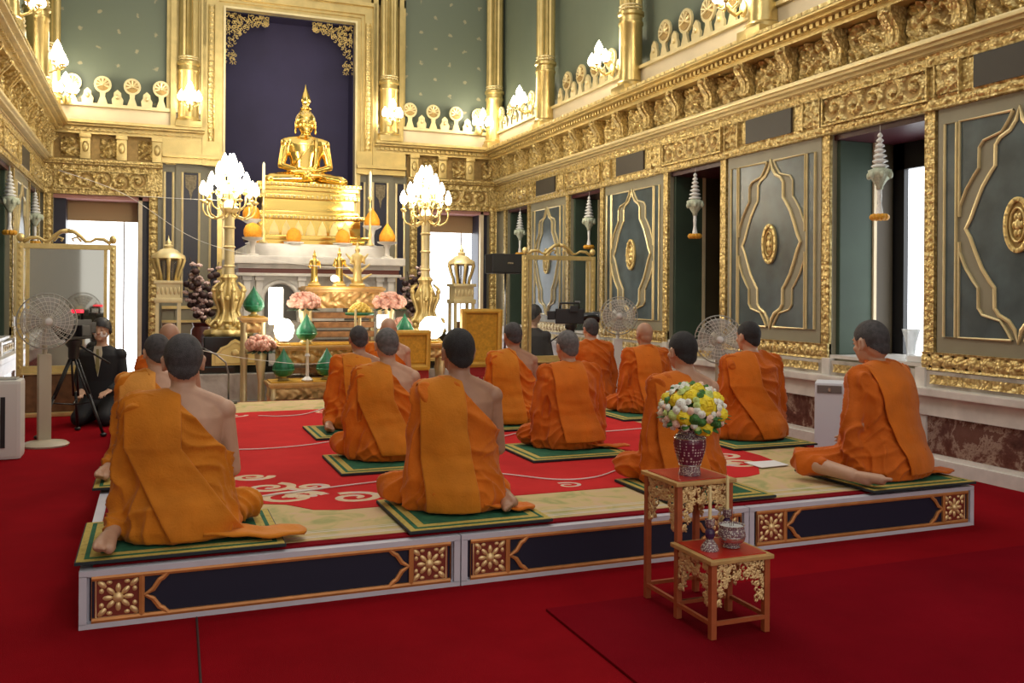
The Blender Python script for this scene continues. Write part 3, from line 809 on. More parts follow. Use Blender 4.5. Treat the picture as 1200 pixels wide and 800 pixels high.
# ================================================================== low platform, rugs, mats, threads
PH = .245
PX0, PX1, PY0, PY1 = -.28, 4.70, 4.12, 9.92
def stage_unit(k, x0, x1, where):
    t = thing('stage_unit', 'platform section with navy panel and gilt squares, %s' % where, 'platform', (x0, PY0, 0), group='platform sections')
    L = x1-x0-.006; D_ = PY1-PY0
    b = MB(); b.box((0, .022, 0), (L, D_, PH-.004)); b.box((0, 0, 0), (L, .022, .022)); b.box((0, 0, PH-.028), (L, .022, PH-.004))
    b.box((0, 0, .02), (.030, .022, PH-.026)); b.box((L-.030, 0, .02), (L, .022, PH-.026))
    b.build('white_case', [WHITEP], t)
    z0, z1 = .032, PH-.038; x0_, x1_ = .040, L-.040; S = .185
    m = MB(); m.box((x0_, .012, z0), (x1_, .0215, z1)); m.build('navy_panel', [NAVYP], t)
    g = MB(); O = (0, .012, 0); dp = (0, -.014, 0)
    g.band([(x0_+.008, z0), (x1_-.008, z0), (x1_-.008, z1), (x0_+.008, z1)], .020, O, (1, 0, 0), (0, 0, 1), dp, True)
    zm = (z0+z1)/2
    for s, xa in ((1, x0_+.016+S), (-1, x1_-.016-S)):
        g.band([(xa, z0), (xa, z1)], .022, O, (1, 0, 0), (0, 0, 1), dp)
        g.band([(xa+s*.105, z1), (xa+s*.085, z1-.022), (xa+s*.07, z1-.03), (xa+s*.045, zm+.02), (xa+s*.012, zm), (xa+s*.045, zm-.02), (xa+s*.07, z0+.03), (xa+s*.085, z0+.022), (xa+s*.105, z0)], .020, O, (1, 0, 0), (0, 0, 1), dp)
    g.build('gilt_border', [GOLDW], t)
    for xa in (x0_+.018, x1_-.018-S):
        q = MB(); q.mat(0).box((xa, .010, z0+.004), (xa+S-.002, .0122, z1-.004))
        cx, cz = xa+S/2-.001, zm
        q.mat(1)
        q.sph((cx, .006, cz), (.022, .014, .022), 12, 6)
        for i in range(8):
            a = PI*i/4; q.sph((cx+.040*cos(a), .009, cz+.038*sin(a)), (.021, .007, .011), 8, 5, Matrix.Rotation(-a, 3, 'Y'))
        for sx in (-1, 1):
            for sz in (-1, 1):
                q.sph((cx+sx*.062, .0095, cz+sz*.058), (.022, .007, .012), 8, 5, Matrix.Rotation(-sx*sz*.78, 3, 'Y'))
                q.sph((cx+sx*.064, .009, cz+sz*.030), (.010, .007, .012), 6, 4); q.sph((cx+sx*.034, .009, cz+sz*.064), (.012, .007, .009), 6, 4)
        q.band([(xa+.006, z0+.008), (xa+S-.010, z0+.008), (xa+S-.010, z1-.008), (xa+.006, z1-.008)], .006, (0, .012, 0), (1, 0, 0), (0, 0, 1), (0, -.006, 0), True)
        q.build('flower_square', [simple('red brown ground', (.22, .035, .02), .4), GILTF], t, 50)
NAVYP = simple('navy felt panel', (.006, .008, .030), .6)
GILTF = simple('carved gilt flower', (.92, .66, .32), .35, .45, .1, 30.)
for k, w in enumerate(('leftmost of the three front sections', 'middle one, behind the gilt stands', 'rightmost, below the rightmost monk')):
    xa = PX0+k*1.66; stage_unit(k, xa, xa+1.66, w)

RZ = PH
rug = thing('patterned_rug', 'large red rug with beige floral border covering the low platform', 'rug', (PX0+.05, PY0+.05, RZ))
RL, RD = PX1-PX0-.10, PY1-PY0-.12
m = MB(); m.box((0, 0, -.003), (RL, RD, .006)); m.build('rug_edge', [RUGDK], rug)
m = MB(); m.box((.06, .06, .0055), (RL-.06, RD-.06, .009)); m.build('floral_border', [RUGBEI], rug)
B = .60
m = MB()
q = [(B+.55, B), (RL-B-.55, B), (RL-B-.42, B+.05), (RL-B-.30, B+.22), (RL-B-.05, B+.34), (RL-B, B+.6), (RL-B, RD-1.3), (RL-B-.2, RD-1.0), (RL-B-.5, RD-.9), (B+.5, RD-.9), (B+.2, RD-1.0), (B, RD-1.3), (B, B+.6), (B+.05, B+.34), (B+.30, B+.22), (B+.42, B+.05)]
m.mat(0).prism(q, (0, 0, .0088), (1, 0, 0), (0, 1, 0), (0, 0, .0035)); m.mat(1)
def spiral(cx, cy, r, d, a0, turns=1.5, w=.036):
    pts = []
    for i in range(26):
        t = i/25; a = a0+d*2*PI*turns*t; rr = r*(1-.85*t)
        pts.append((cx+rr*cos(a), cy+rr*sin(a)*.8))
    m.tube([(x, y, .0115) for x, y in pts], [w*(.9-.3*i/25) for i in range(26)], 6, True, .12)
for sx in (1, -1):
    X_ = lambda x: x if sx > 0 else RL-x
    for (cx, cy, r_, d, a0) in ((.95, .98, .19, 1, 0), (1.28, .86, .16, -1, 2), (.86, 1.28, .15, -1, 1), (1.10, 1.22, .12, 1, 3), (1.62, .80, .11, 1, 4), (.80, 1.62, .12, -1, 0)):
        spiral(X_(cx), cy, r_, d*sx, a0 if sx > 0 else PI-a0)
    for k in range(7):
        a = k*2*PI/7; m.sph((X_(1.02)+.07*cos(a), 1.02+.06*sin(a), .0125), (.035, .03, .0025), 8, 4)
for k in range(4): 
    spiral(1.55+k*.5, .75, .09, 1 if k % 2 else -1, k, 1.3, .02)
    spiral(.9+k*.9, RD-1.12, .14, 1 if k % 2 else -1, k, 1.3, .028)
m.build('red_field', [RUGRED, RUGSCR], rug, 30)
m = MB(); m.mat(0)
for k in range(3): m.box((.10+k*.045, .10, .009), (.125+k*.045, RD-.1, .0095))
m.box((.10, .10, .009), (RL-.10, .116, .0097)); m.box((.10, .128, .009), (RL-.10, .136, .0097))
m.box((.10, .19, .009), (RL-.10, .203, .0096)); m.box((.10, .22, .009), (RL-.10, .226, .0096))
m.build('border_line', [simple('cream border line', (.62, .55, .45), .9)], rug)

def mat_(x, y, where, sx=.74, sy=.70, rz=0., z=RZ+.0158):
    t = thing('sitting_mat', 'green floor mat with gold striped edge, %s' % where, 'mat', (x, y, z), rz, 'green and gold sitting mats')
    b = MB(); b.box((-sx/2, -sy/2, 0), (sx/2, sy/2, .014), .004); b.build('dark_base', [MATK], t)
    b = MB(); b.box((-sx/2+.006, -sy/2+.006, .0135), (sx/2-.006, sy/2-.006, .0165)); b.build('gold_stripe', [MATY], t)
    b = MB(); b.box((-sx/2+.035, -sy/2+.035, .016), (sx/2-.035, sy/2-.035, .018)); b.build('green_line', [MATG], t)
    b = MB(); b.box((-sx/2+.055, -sy/2+.055, .0178), (sx/2-.055, sy/2-.055, .0195)); b.build('gold_line', [MATY], t)
    b = MB(); b.box((-sx/2+.095, -sy/2+.095, .0193), (sx/2-.095, sy/2-.095, .0213)); b.build('green_field', [MATG], t)
    return t
MATT = .0158+.0213
# name, x, y, where
MATS = [(.13, 4.49, 'at the front left platform corner', .86), (.03, 6.02, 'under the second monk of the left file', .7), (.1, 7.52, 'under the third monk of the left file', .7),
        (1.50, 4.49, 'under the front centre monk', .74), (1.47, 5.96, 'under the white-haired monk', .76), (1.52, 7.38, 'under the bare sole of the dark-haired monk', .70), (2.17, 8.75, 'under the farthest monk of the second file', .7),
        (2.95, 4.55, 'under the monk behind the flower vase', .66), (2.78, 5.97, 'under the silver-haired monk of the third file', .78), (2.87, 7.33, 'under the partly bald monk of the third file', .7),
        (4.28, 4.44, 'under the rightmost monk by the windows', .80), (4.35, 5.92, 'under the second monk of the right file', .76), (4.32, 7.55, 'under the bald monk of the right file', .76), (4.15, 8.55, 'under the farthest monk of the right file', .6)]
for x, y, w, sx in MATS: mat_(x, y, w, sx)

# sacred thread lying over the rug
def thread(pts, label, r=.0045, name='cotton_thread'):
    P = [Vector(p) for p in pts]; out = []
    for i in range(len(P)-1):
        p0, p1, p2, p3 = P[max(i-1, 0)], P[i], P[i+1], P[min(i+2, len(P)-1)]
        for k in range(8):
            t = k/8; out.append(.5*((2*p1)+(-p0+p2)*t+(2*p0-5*p1+4*p2-p3)*t*t+(-p0+3*p1-3*p2+p3)*t**3))
    out.append(P[-1])
    b = MB(); b.tube(out, r, 5); return b.build(name, [STRING], None, True, label=label, category='thread')
zt = RZ+.020
thread([(.40, 5.16, zt), (.85, 5.27, zt), (1.25, 5.36, zt), (1.55, 5.42, zt), (1.78, 5.42, zt), (2.02, 5.36, zt), (2.30, 5.06, zt), (2.55, 5.04, zt), (2.8, 5.2, zt)], 'white cotton thread curving over the red rug behind the front row of monks')
thread([(.42, 6.83, zt), (.75, 6.77, zt), (1.07, 6.83, zt), (1.48, 7.0, zt), (1.9, 6.70, zt), (2.30, 6.55, zt), (2.62, 6.75, zt), (2.9, 6.9, zt), (3.3, 6.7, zt), (3.9, 6.75, zt)], 'white cotton thread on the red rug behind the second row of monks')
thread([(.9, 8.6, zt), (1.1, 8.5, zt), (1.34, 8.6, zt), (1.64, 9.1, zt)], 'short white cotton thread on the rug near the altar steps')
thread([(-.9, 10.2, 2.62), (-.3, 10.9, 2.47), (.45, 11.22, 2.02), (1.3, 11.3, 1.80), (2.0, 11.3, 1.72), (2.3, 11.3, 1.72)], 'white thread slanting down through the air towards the altar table', .0032)
thread([(-.2, 11.5, 2.52), (.3, 11.6, 2.52), (.75, 11.7, 2.53)], 'short level white thread tied to the left candelabrum', .003)
thread([(.25, 9.3, .88), (.7, 9.5, .76), (1.25, 9.8, .66), (1.6, 9.9, .63), (2.0, 9.9, .66)], 'white thread strung in front of the green offering cones', .003)

# ------------------------------------------------------------------ gilt altar stands, vase, candlesticks, incense bowl
STANDL = simple('red brown lacquer', (.40, .10, .035), .35, 0, .1, 20.)
STANDR = simple('worn gilt rim', (.60, .38, .14), .4, .3, .12, 20.)
def stand(name, label, x, y, w, h, ap):
    t = thing(name, label, 'stand', (x, y, .0122))
    L = .026
    b = MB(); b.box((-w/2-.012, -w/2-.012, h-.022), (w/2+.012, w/2+.012, h-.004), .004); b.build('top_rim', [STANDR], t)
    b = MB(); b.box((-w/2+.012, -w/2+.012, h-.004), (w/2-.012, w/2-.012, h)); b.build('red_top', [REDL], t)
    for sx in (-1, 1):
        for sy in (-1, 1):
            b = MB(); cx, cy = sx*(w/2-L/2), sy*(w/2-L/2)
            b.box((cx-L/2, cy-L/2, 0), (cx+L/2, cy+L/2, h-.022), .003); b.build('leg', [STANDL], t)
    zr = .055
    for k in range(4):
        b = MB(); 
        if k < 2: b.box((-w/2+L, (-w/2 if k == 0 else w/2-.014), zr), (w/2-L, (-w/2+.014 if k == 0 else w/2), zr+.016))
        else: b.box(((-w/2 if k == 2 else w/2-.014), -w/2+L, zr), ((-w/2+.014 if k == 2 else w/2), w/2-L, zr+.016))
        b.build('stretcher', [STANDL], t)
    # pierced aprons
    span = w-2*L
    rnd = random.Random(11)
    for k in range(4):
        b = MB()
        def P(u, z):
            a = -span/2+u
            return {0: (a, -w/2+.008, z), 1: (a, w/2-.008, z), 2: (-w/2+.008, a, z), 3: (w/2-.008, a, z)}[k]
        zt_ = h-.026
        for i in range(int(150*span/.22*(ap/.12))):
            u = rnd.random()*span; d = rnd.random()*ap
            e = min(u, span-u)/span
            lim = ap*(1.0 if e < .16 else (.62 if e < .25 else .42))
            if d > lim: continue
            a0 = rnd.random()*6.3; rr = .007+.006*rnd.random()
            b.tube([P(min(max(u+rr*cos(a0+t_)*(1-.12*j), .003), span-.003), zt_-d-rr*sin(a0+t_)*(1-.12*j)) for j, t_ in enumerate((0, 1.1, 2.2, 3.3, 4.4))], .0046, 4)
        b.build('pierced_apron', [GILTF], t, True)
    return t
stand('gilt_stand', 'taller red and gold lacquer stand carrying the flower vase', 2.245, 3.50, .285, .585, .19)
stand('gilt_stand', 'lower red and gold lacquer stand in front, carrying candlestick and incense bowl', 2.235, 3.225, .285, .325, .165)

# porcelain vase
VX, VY, VZ = 2.235, 3.47, .5975
t = thing('porcelain_vase', 'maroon and white porcelain vase holding yellow and white flowers', 'vase', (VX, VY, VZ))
b = MB(); b.mat(0).lathe([(.048, .0), (.050, .004), (.046, .03), (.047, .045)], seg=28)
b.mat(1).lathe([(.047, .045), (.052, .055), (.066, .10), (.073, .14), (.070, .165)], seg=28)
b.mat(0).lathe([(.070, .165), (.062, .180), (.052, .186), (.050, .20), (.056, .206), (.050, .206), (.045, .19), (0, .19)], seg=28)
b.build('vase_body', [PORC2, PORC], t, 60)
for z, r_ in ((.046, .049), (.166, .0705), (.187, .053)): b = MB(); b.lathe([(r_, z-.003), (r_+.0025, z), (r_, z+.003)], seg=28); b.build('rim_band', [SILVER], t, True)
# bouquet
bq = thing('flower_bouquet', 'round bouquet of yellow and white roses in the porcelain vase', 'bouquet', (VX+.012, VY, VZ+.285))
def rose(c, r, d, m, mats, name='rose', par=None):
    b = MB(); d = Vector(d).normalized(); q = d.to_track_quat('Z', 'Y').to_matrix()
    c = Vector(c)
    b.sph(c, (r*.42, r*.42, r*.50), 10, 6, q)
    for ring, (n, rr, tilt, h) in enumerate(((4, .42, 1.35, .22), (6, .72, 1.0, .10), (8, 1.0, .50, -.10))):
        for i in range(n):
            a = 2*PI*i/n+ring*.5
            R = q @ Matrix.Rotation(a, 3, 'Z') @ Matrix.Rotation(tilt, 3, 'Y')
            p = c+q @ Vector((cos(a)*r*rr*.75, sin(a)*r*rr*.75, r*h))
            b.sph(p, (r*.38, r*.46, r*.09), 8, 5, R)
    return b.build(name, mats, par, True)
rnd = random.Random(5)
b = MB(); b.sph((0, 0, 0), (.110, .110, .085), 16, 10)
for i in range(26):
    a = rnd.random()*6.28; z = -rnd.random()*.5-.05; rr = math.sqrt(1-z*z)*.13
    d = Vector((rr*cos(a), rr*sin(a), z*.12)); R = d.to_track_quat('X', 'Z').to_matrix()
    b.sph(d, (.045, .020, .004), 7, 4, R)
for k in range(6): a = k; b.tube([(.02*cos(a), .02*sin(a), -.05), (.015*cos(a), .015*sin(a), -.11)], .004, 5)
b.build('foliage', [LEAF], bq, True)
def dirv(az, el): az, el = math.radians(az), math.radians(el); return Vector((cos(el)*cos(az), cos(el)*sin(az), sin(el)))
placed = []
for az, el, r, m in ((-92, 22, .050, YELLOWF), (-140, -8, .042, YELLOWF), (-52, -4, .044, YELLOWF), (-88, -38, .046, YELLOWF), (-48, 38, .036, YELLOWF), (-28, 28, .036, YELLOWF), (-95, 68, .040, YELLOWF), (-165, 32, .034, YELLOWF), (-128, 44, .034, YELLOWF), (20, 30, .036, YELLOWF), (90, 20, .040, YELLOWF), (150, 30, .036, YELLOWF), (60, 60, .036, YELLOWF)):
    d = dirv(az, el); placed.append((d, r)); rose((d.x*.135, d.y*.135, d.z*.115), r, d, 0, [m], 'rose', bq)
k = 0; tries = 0
while k < 150 and tries < 9000:
    tries += 1
    z = rnd.uniform(-.55, 1); a = rnd.random()*6.2832; d = Vector((math.sqrt(1-z*z)*cos(a), math.sqrt(1-z*z)*sin(a), z))
    r = rnd.uniform(.014, .025)
    if any((d-p).length < (r+q)*.86/.155 for p, q in placed): continue
    placed.append((d, r)); k += 1
    m = rnd.choice([WHITEF, WHITEF, BLUSHF, GREENF, GREENF, WHITEF, LEAF, WHITEF])
    rose((d.x*.145, d.y*.145, d.z*.125), r, d, 0, [m], 'small_blossom', bq)

def candlestick(x, y, z, h, s, label, candle_label, ch):
    t = thing('candlestick', label, 'candlestick', (x, y, z))
    b = MB(); b.mat(0).lathe([(r_*s, q*s) for r_, q in [(.036, 0), (.037, .006), (.030, .022), (.018, .036), (.014, .045)]], seg=20)
    b.mat(1).lathe([(r_*s, q*s) for r_, q in [(.014, .045), (.020, .058), (.019, .075), (.011, .088)]], seg=20)
    b.mat(0).lathe([(r_*s, q*s) for r_, q in [(.011, .088), (.018, .098), (.020, .118), (.020, .124), (.012, .124)]], seg=20)
    b.build('enamel_body', [PORC2, simple('dark violet enamel', (.05, .02, .07), .2)], t, 60)
    c = MB(); c.tube([(x, y, z+.122*s), (x, y, z+.122*s+ch)], [.0075, .007], 10); c.tube([(x, y, z+.12*s+ch), (x+.001, y, z+.13*s+ch)], .0012, 4)
    c.build('candle', [CANDLE], None, 40, label=candle_label, category='candle')
candlestick(2.165, 3.205, .3375, .12, 1.05, 'enamel candlestick on the low gilt stand beside the incense bowl', 'thin yellow candle in the enamel candlestick on the low stand', .135)
candlestick(2.335, 3.325, .3375, .12, 1.05, 'enamel candlestick partly hidden behind the incense bowl', 'thin yellow candle rising behind the incense bowl', .145)
t = thing('incense_bowl', 'silvery patterned incense bowl with white ash on the low stand', 'bowl', (2.277, 3.21, .3375))
b = MB(); b.mat(0).lathe([(.030, 0), (.036, .004), (.030, .012), (.052, .030), (.058, .052), (.054, .078), (.050, .088), (.056, .096), (.052, .096), (.047, .086)], seg=28)
b.build('bowl_body', [PORC2], t, 60)
b = MB(); b.lathe([(.0375, .022), (.0525, .030), (.0585, .050), (.0575, .052), (.045, .03)], seg=28); b.build('silver_band', [SILVER], t, 60)
b = MB(); b.lathe([(.048, .086), (.048, .089), (0, .090)], seg=24); b.build('ash', [simple('white ash', (.7, .7, .68), .9)], t)
for k in range(3):
    b = MB(); x = 2.268+k*.009; b.tube([(x, 3.21, .4275), (x+.001*(k-1), 3.21, .487)], .0013, 4)
    b.build('incense_stick', [simple('brown incense', (.12, .05, .03), .8)], None, False, label='thin dark incense stick standing in the ash of the patterned bowl', category='incense stick', group='incense sticks in the bowl')
# ================================================================== people
ROBELIT = robe_mat('saffron cloth with painted window light', (.80, .34, .06))  # window light falling on the sash is put into this paler colour
def cap(b, p0, r0, p1, r1, seg=14, flat=None):
    """tapered capsule as closed piece"""
    p0, p1 = Vector(p0), Vector(p1); d = p1-p0; n = 5
    pts = []; rs = []
    dn = d.normalized() if d.length > 1e-6 else Vector((0, 0, 1))
    for i in range(n): a = PI/2*(1-i/n); pts.append(p0-dn*r0*sin(a)); rs.append(max(r0*cos(a), r0*.08))
    for i in range(n+1): a = PI/2*i/n; pts.append(p1+dn*r1*sin(a)); rs.append(max(r1*cos(a), r1*.08))
    b.tube(pts, rs, seg)
def loft(b, secs, seg=28, p=2.3):
    vs = []; n = len(secs)
    for z, cx, cy, rx, ry in secs:
        for k in range(seg):
            a = 2*PI*k/seg; c_, s_ = cos(a), sin(a)
            q = (abs(c_)**p+abs(s_)**p)**(-1/p)
            vs.append((cx+rx*c_*q, cy+ry*s_*q, z))
    fs = []
    for i in range(n-1):
        for k in range(seg): k2 = (k+1) % seg; fs.append((i*seg+k, i*seg+k2, (i+1)*seg+k2, (i+1)*seg+k))
    fs.append(tuple(reversed(range(seg)))); fs.append(tuple((n-1)*seg+k for k in range(seg)))
    b.add(vs, fs)
def fuse(b, vox, smooth=6, fac=.5):
    me = bpy.data.meshes.new('tmp'); me.from_pydata(b.v, [], b.f); me.update()
    o = bpy.data.objects.new('tmp', me); COL.objects.link(o)
    r = o.modifiers.new('r', 'REMESH'); r.mode = 'VOXEL'; r.voxel_size = vox; r.use_smooth_shade = True
    s = o.modifiers.new('s', 'SMOOTH'); s.iterations = smooth; s.factor = fac
    dg = bpy.context.evaluated_depsgraph_get(); ev = o.evaluated_get(dg)
    out = bpy.data.meshes.new_from_object(ev); bpy.data.objects.remove(o); bpy.data.meshes.remove(me)
    return out
def link_mesh(me, name, mats, par):
    me.materials.clear()
    for m in mats: me.materials.append(m)
    me.polygons.foreach_set('use_smooth', [True]*len(me.polygons))
    o = bpy.data.objects.new(name, me); COL.objects.link(o); o.parent = par; return o

def hand(b, o, fwd, side, s=1., curl=.25, thumb=1):
    """palm and five separate fingers; fwd along the fingers, side towards the little finger"""
    o = Vector(o); f = Vector(fwd).normalized(); sd = Vector(side); sd = (sd-f*sd.dot(f)).normalized(); dn = f.cross(sd)*thumb
    for k in range(4):
        a = o+sd*((k-1.5)*.019)*s; cap(b, a-f*.01*s, .014*s, a+f*.075*s, .011*s, 8)
    for k, L in enumerate((.068, .078, .072, .055)):
        a = o+sd*((k-1.5)*.0205)*s+f*.078*s; d = f
        for j, q in enumerate((.45, .32, .23)):
            d = (d+dn*curl*(.5+j*.5)).normalized(); e = a+d*L*q*s; cap(b, a, (.0088-.0008*j)*s, e, (.0080-.0008*j)*s, 8); a = e
    a = o-sd*.030*s+f*.012*s; e = a+(-sd*.55+f*.75).normalized()*.038*s; cap(b, a, .0125*s, e, .0105*s, 8)
    e2 = e+(-sd*.15+f+dn*.2).normalized()*.030*s; cap(b, e, .0105*s, e2, .0085*s, 8)
def foot(b, heel, d, up, s=1.):
    """foot from the heel along d with its sole facing -up"""
    h = Vector(heel); d = Vector(d).normalized(); up = Vector(up); up = (up-d*up.dot(d)).normalized(); sd = d.cross(up)
    cap(b, h, .036*s, h+d*.09*s+up*.012*s, .034*s, 10); cap(b, h+d*.05*s-sd*.012*s, .030*s, h+d*.165*s-sd*.018*s, .030*s, 10); cap(b, h+d*.05*s+sd*.012*s, .028*s, h+d*.16*s+sd*.024*s, .024*s, 10)
    for k, (L, r) in enumerate(((.045, .0150), (.040, .0105), (.036, .0100), (.030, .0095), (.024, .009))):
        a = h+d*(.175-.006*k*k*.5)*s+sd*(-.030+.0175*k)*s; cap(b, a, r*s, a+(d-up*.15).normalized()*L*s, r*.85*s, 8)

def face_features(b, c, R):
    def P(x, y, z): return c+R @ Vector((x, y, z))
    cap(b, P(0, .088, .018), .010, P(0, .108, -.022), .014, 10)                     # nose
    b.sph(P(.013, .098, -.024), .009, 8, 6); b.sph(P(-.013, .098, -.024), .009, 8, 6)
    for s in (-1, 1):
        b.sph(P(s*.034, .082, .026), (.018, .010, .006), 8, 6)                      # brow
        b.sph(P(s*.033, .080, .006), (.013, .011, .008), 8, 6)                      # lids
        b.sph(P(s*.040, .062, -.025), (.025, .025, .022), 8, 6)                     # cheek
    cap(b, P(-.020, .090, -.052), .0065, P(.020, .090, -.052), .0065, 8); cap(b, P(-.015, .089, -.063), .007, P(.015, .089, -.063), .007, 8)
    b.sph(P(0, .078, -.085), (.024, .020, .018), 10, 8)                             # chin
def head_on(b, c, yaw, nod, hs=1.06):
    R = (Matrix.Rotation(yaw, 3, 'Z') @ Matrix.Rotation(-nod, 3, 'X'))*hs
    c = Vector(c)
    def P(x, y, z): return c+R @ Vector((x, y, z))
    b.sph(P(0, -.008, .022), (.078, .096, .094), 24, 16, R)                          # cranium
    b.sph(P(0, .028, -.035), (.062, .066, .082), 20, 14, R)                          # face
    b.sph(P(0, -.038, -.03), (.063, .057, .064), 16, 12, R)                           # nape
    for s in (-1, 1):
        b.sph(P(s*.077, -.002, -.012), (.009, .019, .034), 10, 8, R @ Matrix.Rotation(s*.35, 3, 'Z'))
        b.sph(P(s*.083, -.008, .006), (.007, .015, .016), 8, 6, R @ Matrix.Rotation(s*.5, 3, 'Z'))
        b.sph(P(s*.080, .006, -.036), (.007, .009, .010), 8, 6, R)
    face_features(b, c, R)
    return R
def hair_cap(par, c, R, mat, full=False, grow=.0028, low=-.072):
    b = MB(); b.sph((0, -.008, .022), (.078+grow, .096+grow, .094+grow), 40, 28); b.sph((0, -.038, -.030), (.063+grow, .057+grow, .064+grow), 28, 18)
    me = fuse(b, .006, 3)
    bm = bmesh.new(); bm.from_mesh(me)
    kill = []
    for v in bm.verts:
        x, y, z = v.co
        lim = low+(y+.10)*.50+ (0 if y < 0 else y*1.05)
        if full: lim = low-.02+(y+.10)*.62
        if abs(x) > .055 and -.03 < y < .02 and z < .012: kill.append(v); continue
        if y < 0: lim += max(0, abs(x)-.02)*.55
        if z < lim+.005*noise.noise(v.co*60): kill.append(v)
    bmesh.ops.delete(bm, geom=kill, context='VERTS')
    bm.to_mesh(me); bm.free()
    for v in me.vertices: v.co = Vector(c)+R @ v.co
    o = link_mesh(me, 'hair', [mat], par); return o
def eyes(par, c, R):
    b = MB()
    for s in (-1, 1): b.sph(Vector(c)+R @ Vector((s*.033, .0895, .006)), (.009, .003, .003), 8, 6, R)
    b.build('eye', [BLACK], par, True)

def ridge(t): return (1-abs(sin(t)))**1.6
def monk(x, y, label, rz=0., s=1., feet='R', bare=True, sash='straight', skin=SKIN, hair=HAIRB, robe=ROBE, hyaw=0., nod=.12, lean=0., elbow=0., wide=1., shin_bare=False, seed=0, hairless=False, showfoot=False, hs=1.05, tail=None, sashmat=None):
    t = thing('person', label, 'person', (x, y, RZ+MATT), rz, 'seated monks in orange robes', s)
    M = -1 if feet == 'L' else 1
    def A(p): return (p[0]*M, p[1], p[2])
    L_ = lambda z: lean*max(0, z-.15)
    # ---------------- body, one continuous skin
    b = MB()
    loft(b, [(.03, 0, 0, .16, .12), (.10, 0, 0, .18, .14), (.20, 0, L_(.2), .158, .118), (.34, 0, L_(.34), .148, .108), (.46, 0, L_(.46), .172, .115), (.54, 0, L_(.54), .185, .108), (.59, 0, L_(.59), .165, .085), (.625, 0, L_(.62)-.003, .105, .068), (.66, 0, L_(.66)+.0, .062, .056), (.69, 0, L_(.69)+.0, .052, .054)])
    for sx in (-1, 1): cap(b, (0, L_(.62)-.012, .655), .048, (sx*.150, L_(.58)-.004, .588), .046, 14)
    hc = Vector((0, .025+L_(.8), .795))
    cap(b, (0, L_(.62)-.005, .62), .056, hc+Vector((0, -.015, -.06)), .057, 16)
    R = head_on(b, hc, hyaw, nod, hs)
    for sx in (-1, 1):
        sh = Vector((sx*.182, L_(.53), .562)); el = Vector((sx*(.222+elbow), .02+L_(.3), .285)); wr = Vector((sx*.085, .185+L_(.3), .20))
        if sx > 0 and bare == 'prayer': pass
        b.sph(sh, (.054, .056, .054), 16, 12)
        cap(b, sh+Vector((0, 0, -.01)), .050, el, .038, 14); cap(b, el, .038, wr, .026, 14)
        hand(b, wr+Vector((-sx*.012, .02, -.004)), (-sx*.55, .8, -.25), (0, -sx*.0+.2*sx, -1) if False else (sx*.3, .3, 1), 1., .3, sx)
    # legs folded to one side (canonical: both feet to the right, +x)
    K1 = Vector((-.30, .19, .085)); F1 = Vector((.06, .30, .05))
    cap(b, A((-.09, .03, .10)), .080, A(K1), .055); cap(b, A(K1), .052, A(F1), .034); foot(b, A(F1), A((1, .1, 0)), (0, 0, 1) if M > 0 else (0, 0, 1), .95)
    K2 = Vector((.20, .30, .090)); F2 = Vector((.30, -.10, .052)) if M < 0 else (Vector((.235, -.055, .050)) if showfoot else Vector((.150, .06, .050)))
    if shin_bare: F2 = Vector((.42, -.04, .055)); K2 = Vector((.43, .27, .085))
    cap(b, A((.09, .03, .10)), .080, A(K2), .056); cap(b, A(K2), .056, A(F2), .040 if shin_bare else .034)
    foot(b, A(F2), A((-.28 if shin_bare else (.12 if M < 0 else -.25), -1, -.06)), A((.5, 0, -1)) if True else (0, 0, 1), 1.)
    me = fuse(b, .0062, 5)
    o = link_mesh(me, 'body', [skin], t)
    hair_cap(t, hc, R, hair, low=-.088) if not hairless else None
    eyes(t, hc, R)
    # ---------------- robe
    b = MB(); wd_ = wide
    loft(b, [(.004, 0, -.01, .225*wd_, .180), (.06, 0, -.015, .235*wd_, .195), (.14, 0, -.01, .220*wd_, .185), (.24, 0, L_(.24), .202*wd_, .158), (.36, 0, L_(.36), .198*wd_, .146), (.47, 0, L_(.47), .210*wd_, .142), (.55, 0, L_(.54), .215*wd_, .128), (.60, 0, L_(.59), .180*wd_, .105), (.645, 0, L_(.62), .105, .082)]+([(.665, 0, L_(.64), .080, .072)] if bare else [(.685, 0, L_(.68), .076, .070)]))
    cap(b, (-.065, L_(.6)-.01, .632), .055, (-.185*wd_, L_(.58), .590), .070, 16)
    if not bare: cap(b, (.065, L_(.6)-.01, .632), .055, (.185*wd_, L_(.58), .588), .068, 16)
    # left arm is always wrapped, right only when not bare
    for sx in ((-1,) if bare else (-1, 1)):
        sh = Vector((sx*.182*wd_, L_(.53), .56)); el = Vector((sx*(.225+elbow)*wd_, .02+L_(.3), .28)); wr = Vector((sx*.10, .18+L_(.3), .215))
        b.sph(sh, (.076, .076, .074), 16, 12)
        cap(b, sh, .070, el, .062); cap(b, el, .062, wr, .048)
        cap(b, el+Vector((0, .0, -.02)), .060, Vector((sx*.22*wd_, .03, .05)), .075)
        b.sph(Vector((sx*.19*wd_, .06, .17)), (.075, .13, .15), 14, 10)
    # skirt over the folded legs
    cap(b, A((-.10, .03, .10)), .105, A(K1), .082); cap(b, A(K1), .080, A((0, .30, .07)), .066)
    k2e = A(F2+(K2-F2)*(.66 if shin_bare else .18)+Vector((0, 0, .012)))
    cap(b, A((.10, .03, .10)), .105, A(K2), .086); cap(b, A(K2), .082, k2e, .056)
    b.sph((0, .20, .07), (.26, .18, .085), 20, 12); b.sph((0, .0, .06), (.26, .20, .07), 20, 12)
    me = fuse(b, .0085, 8)
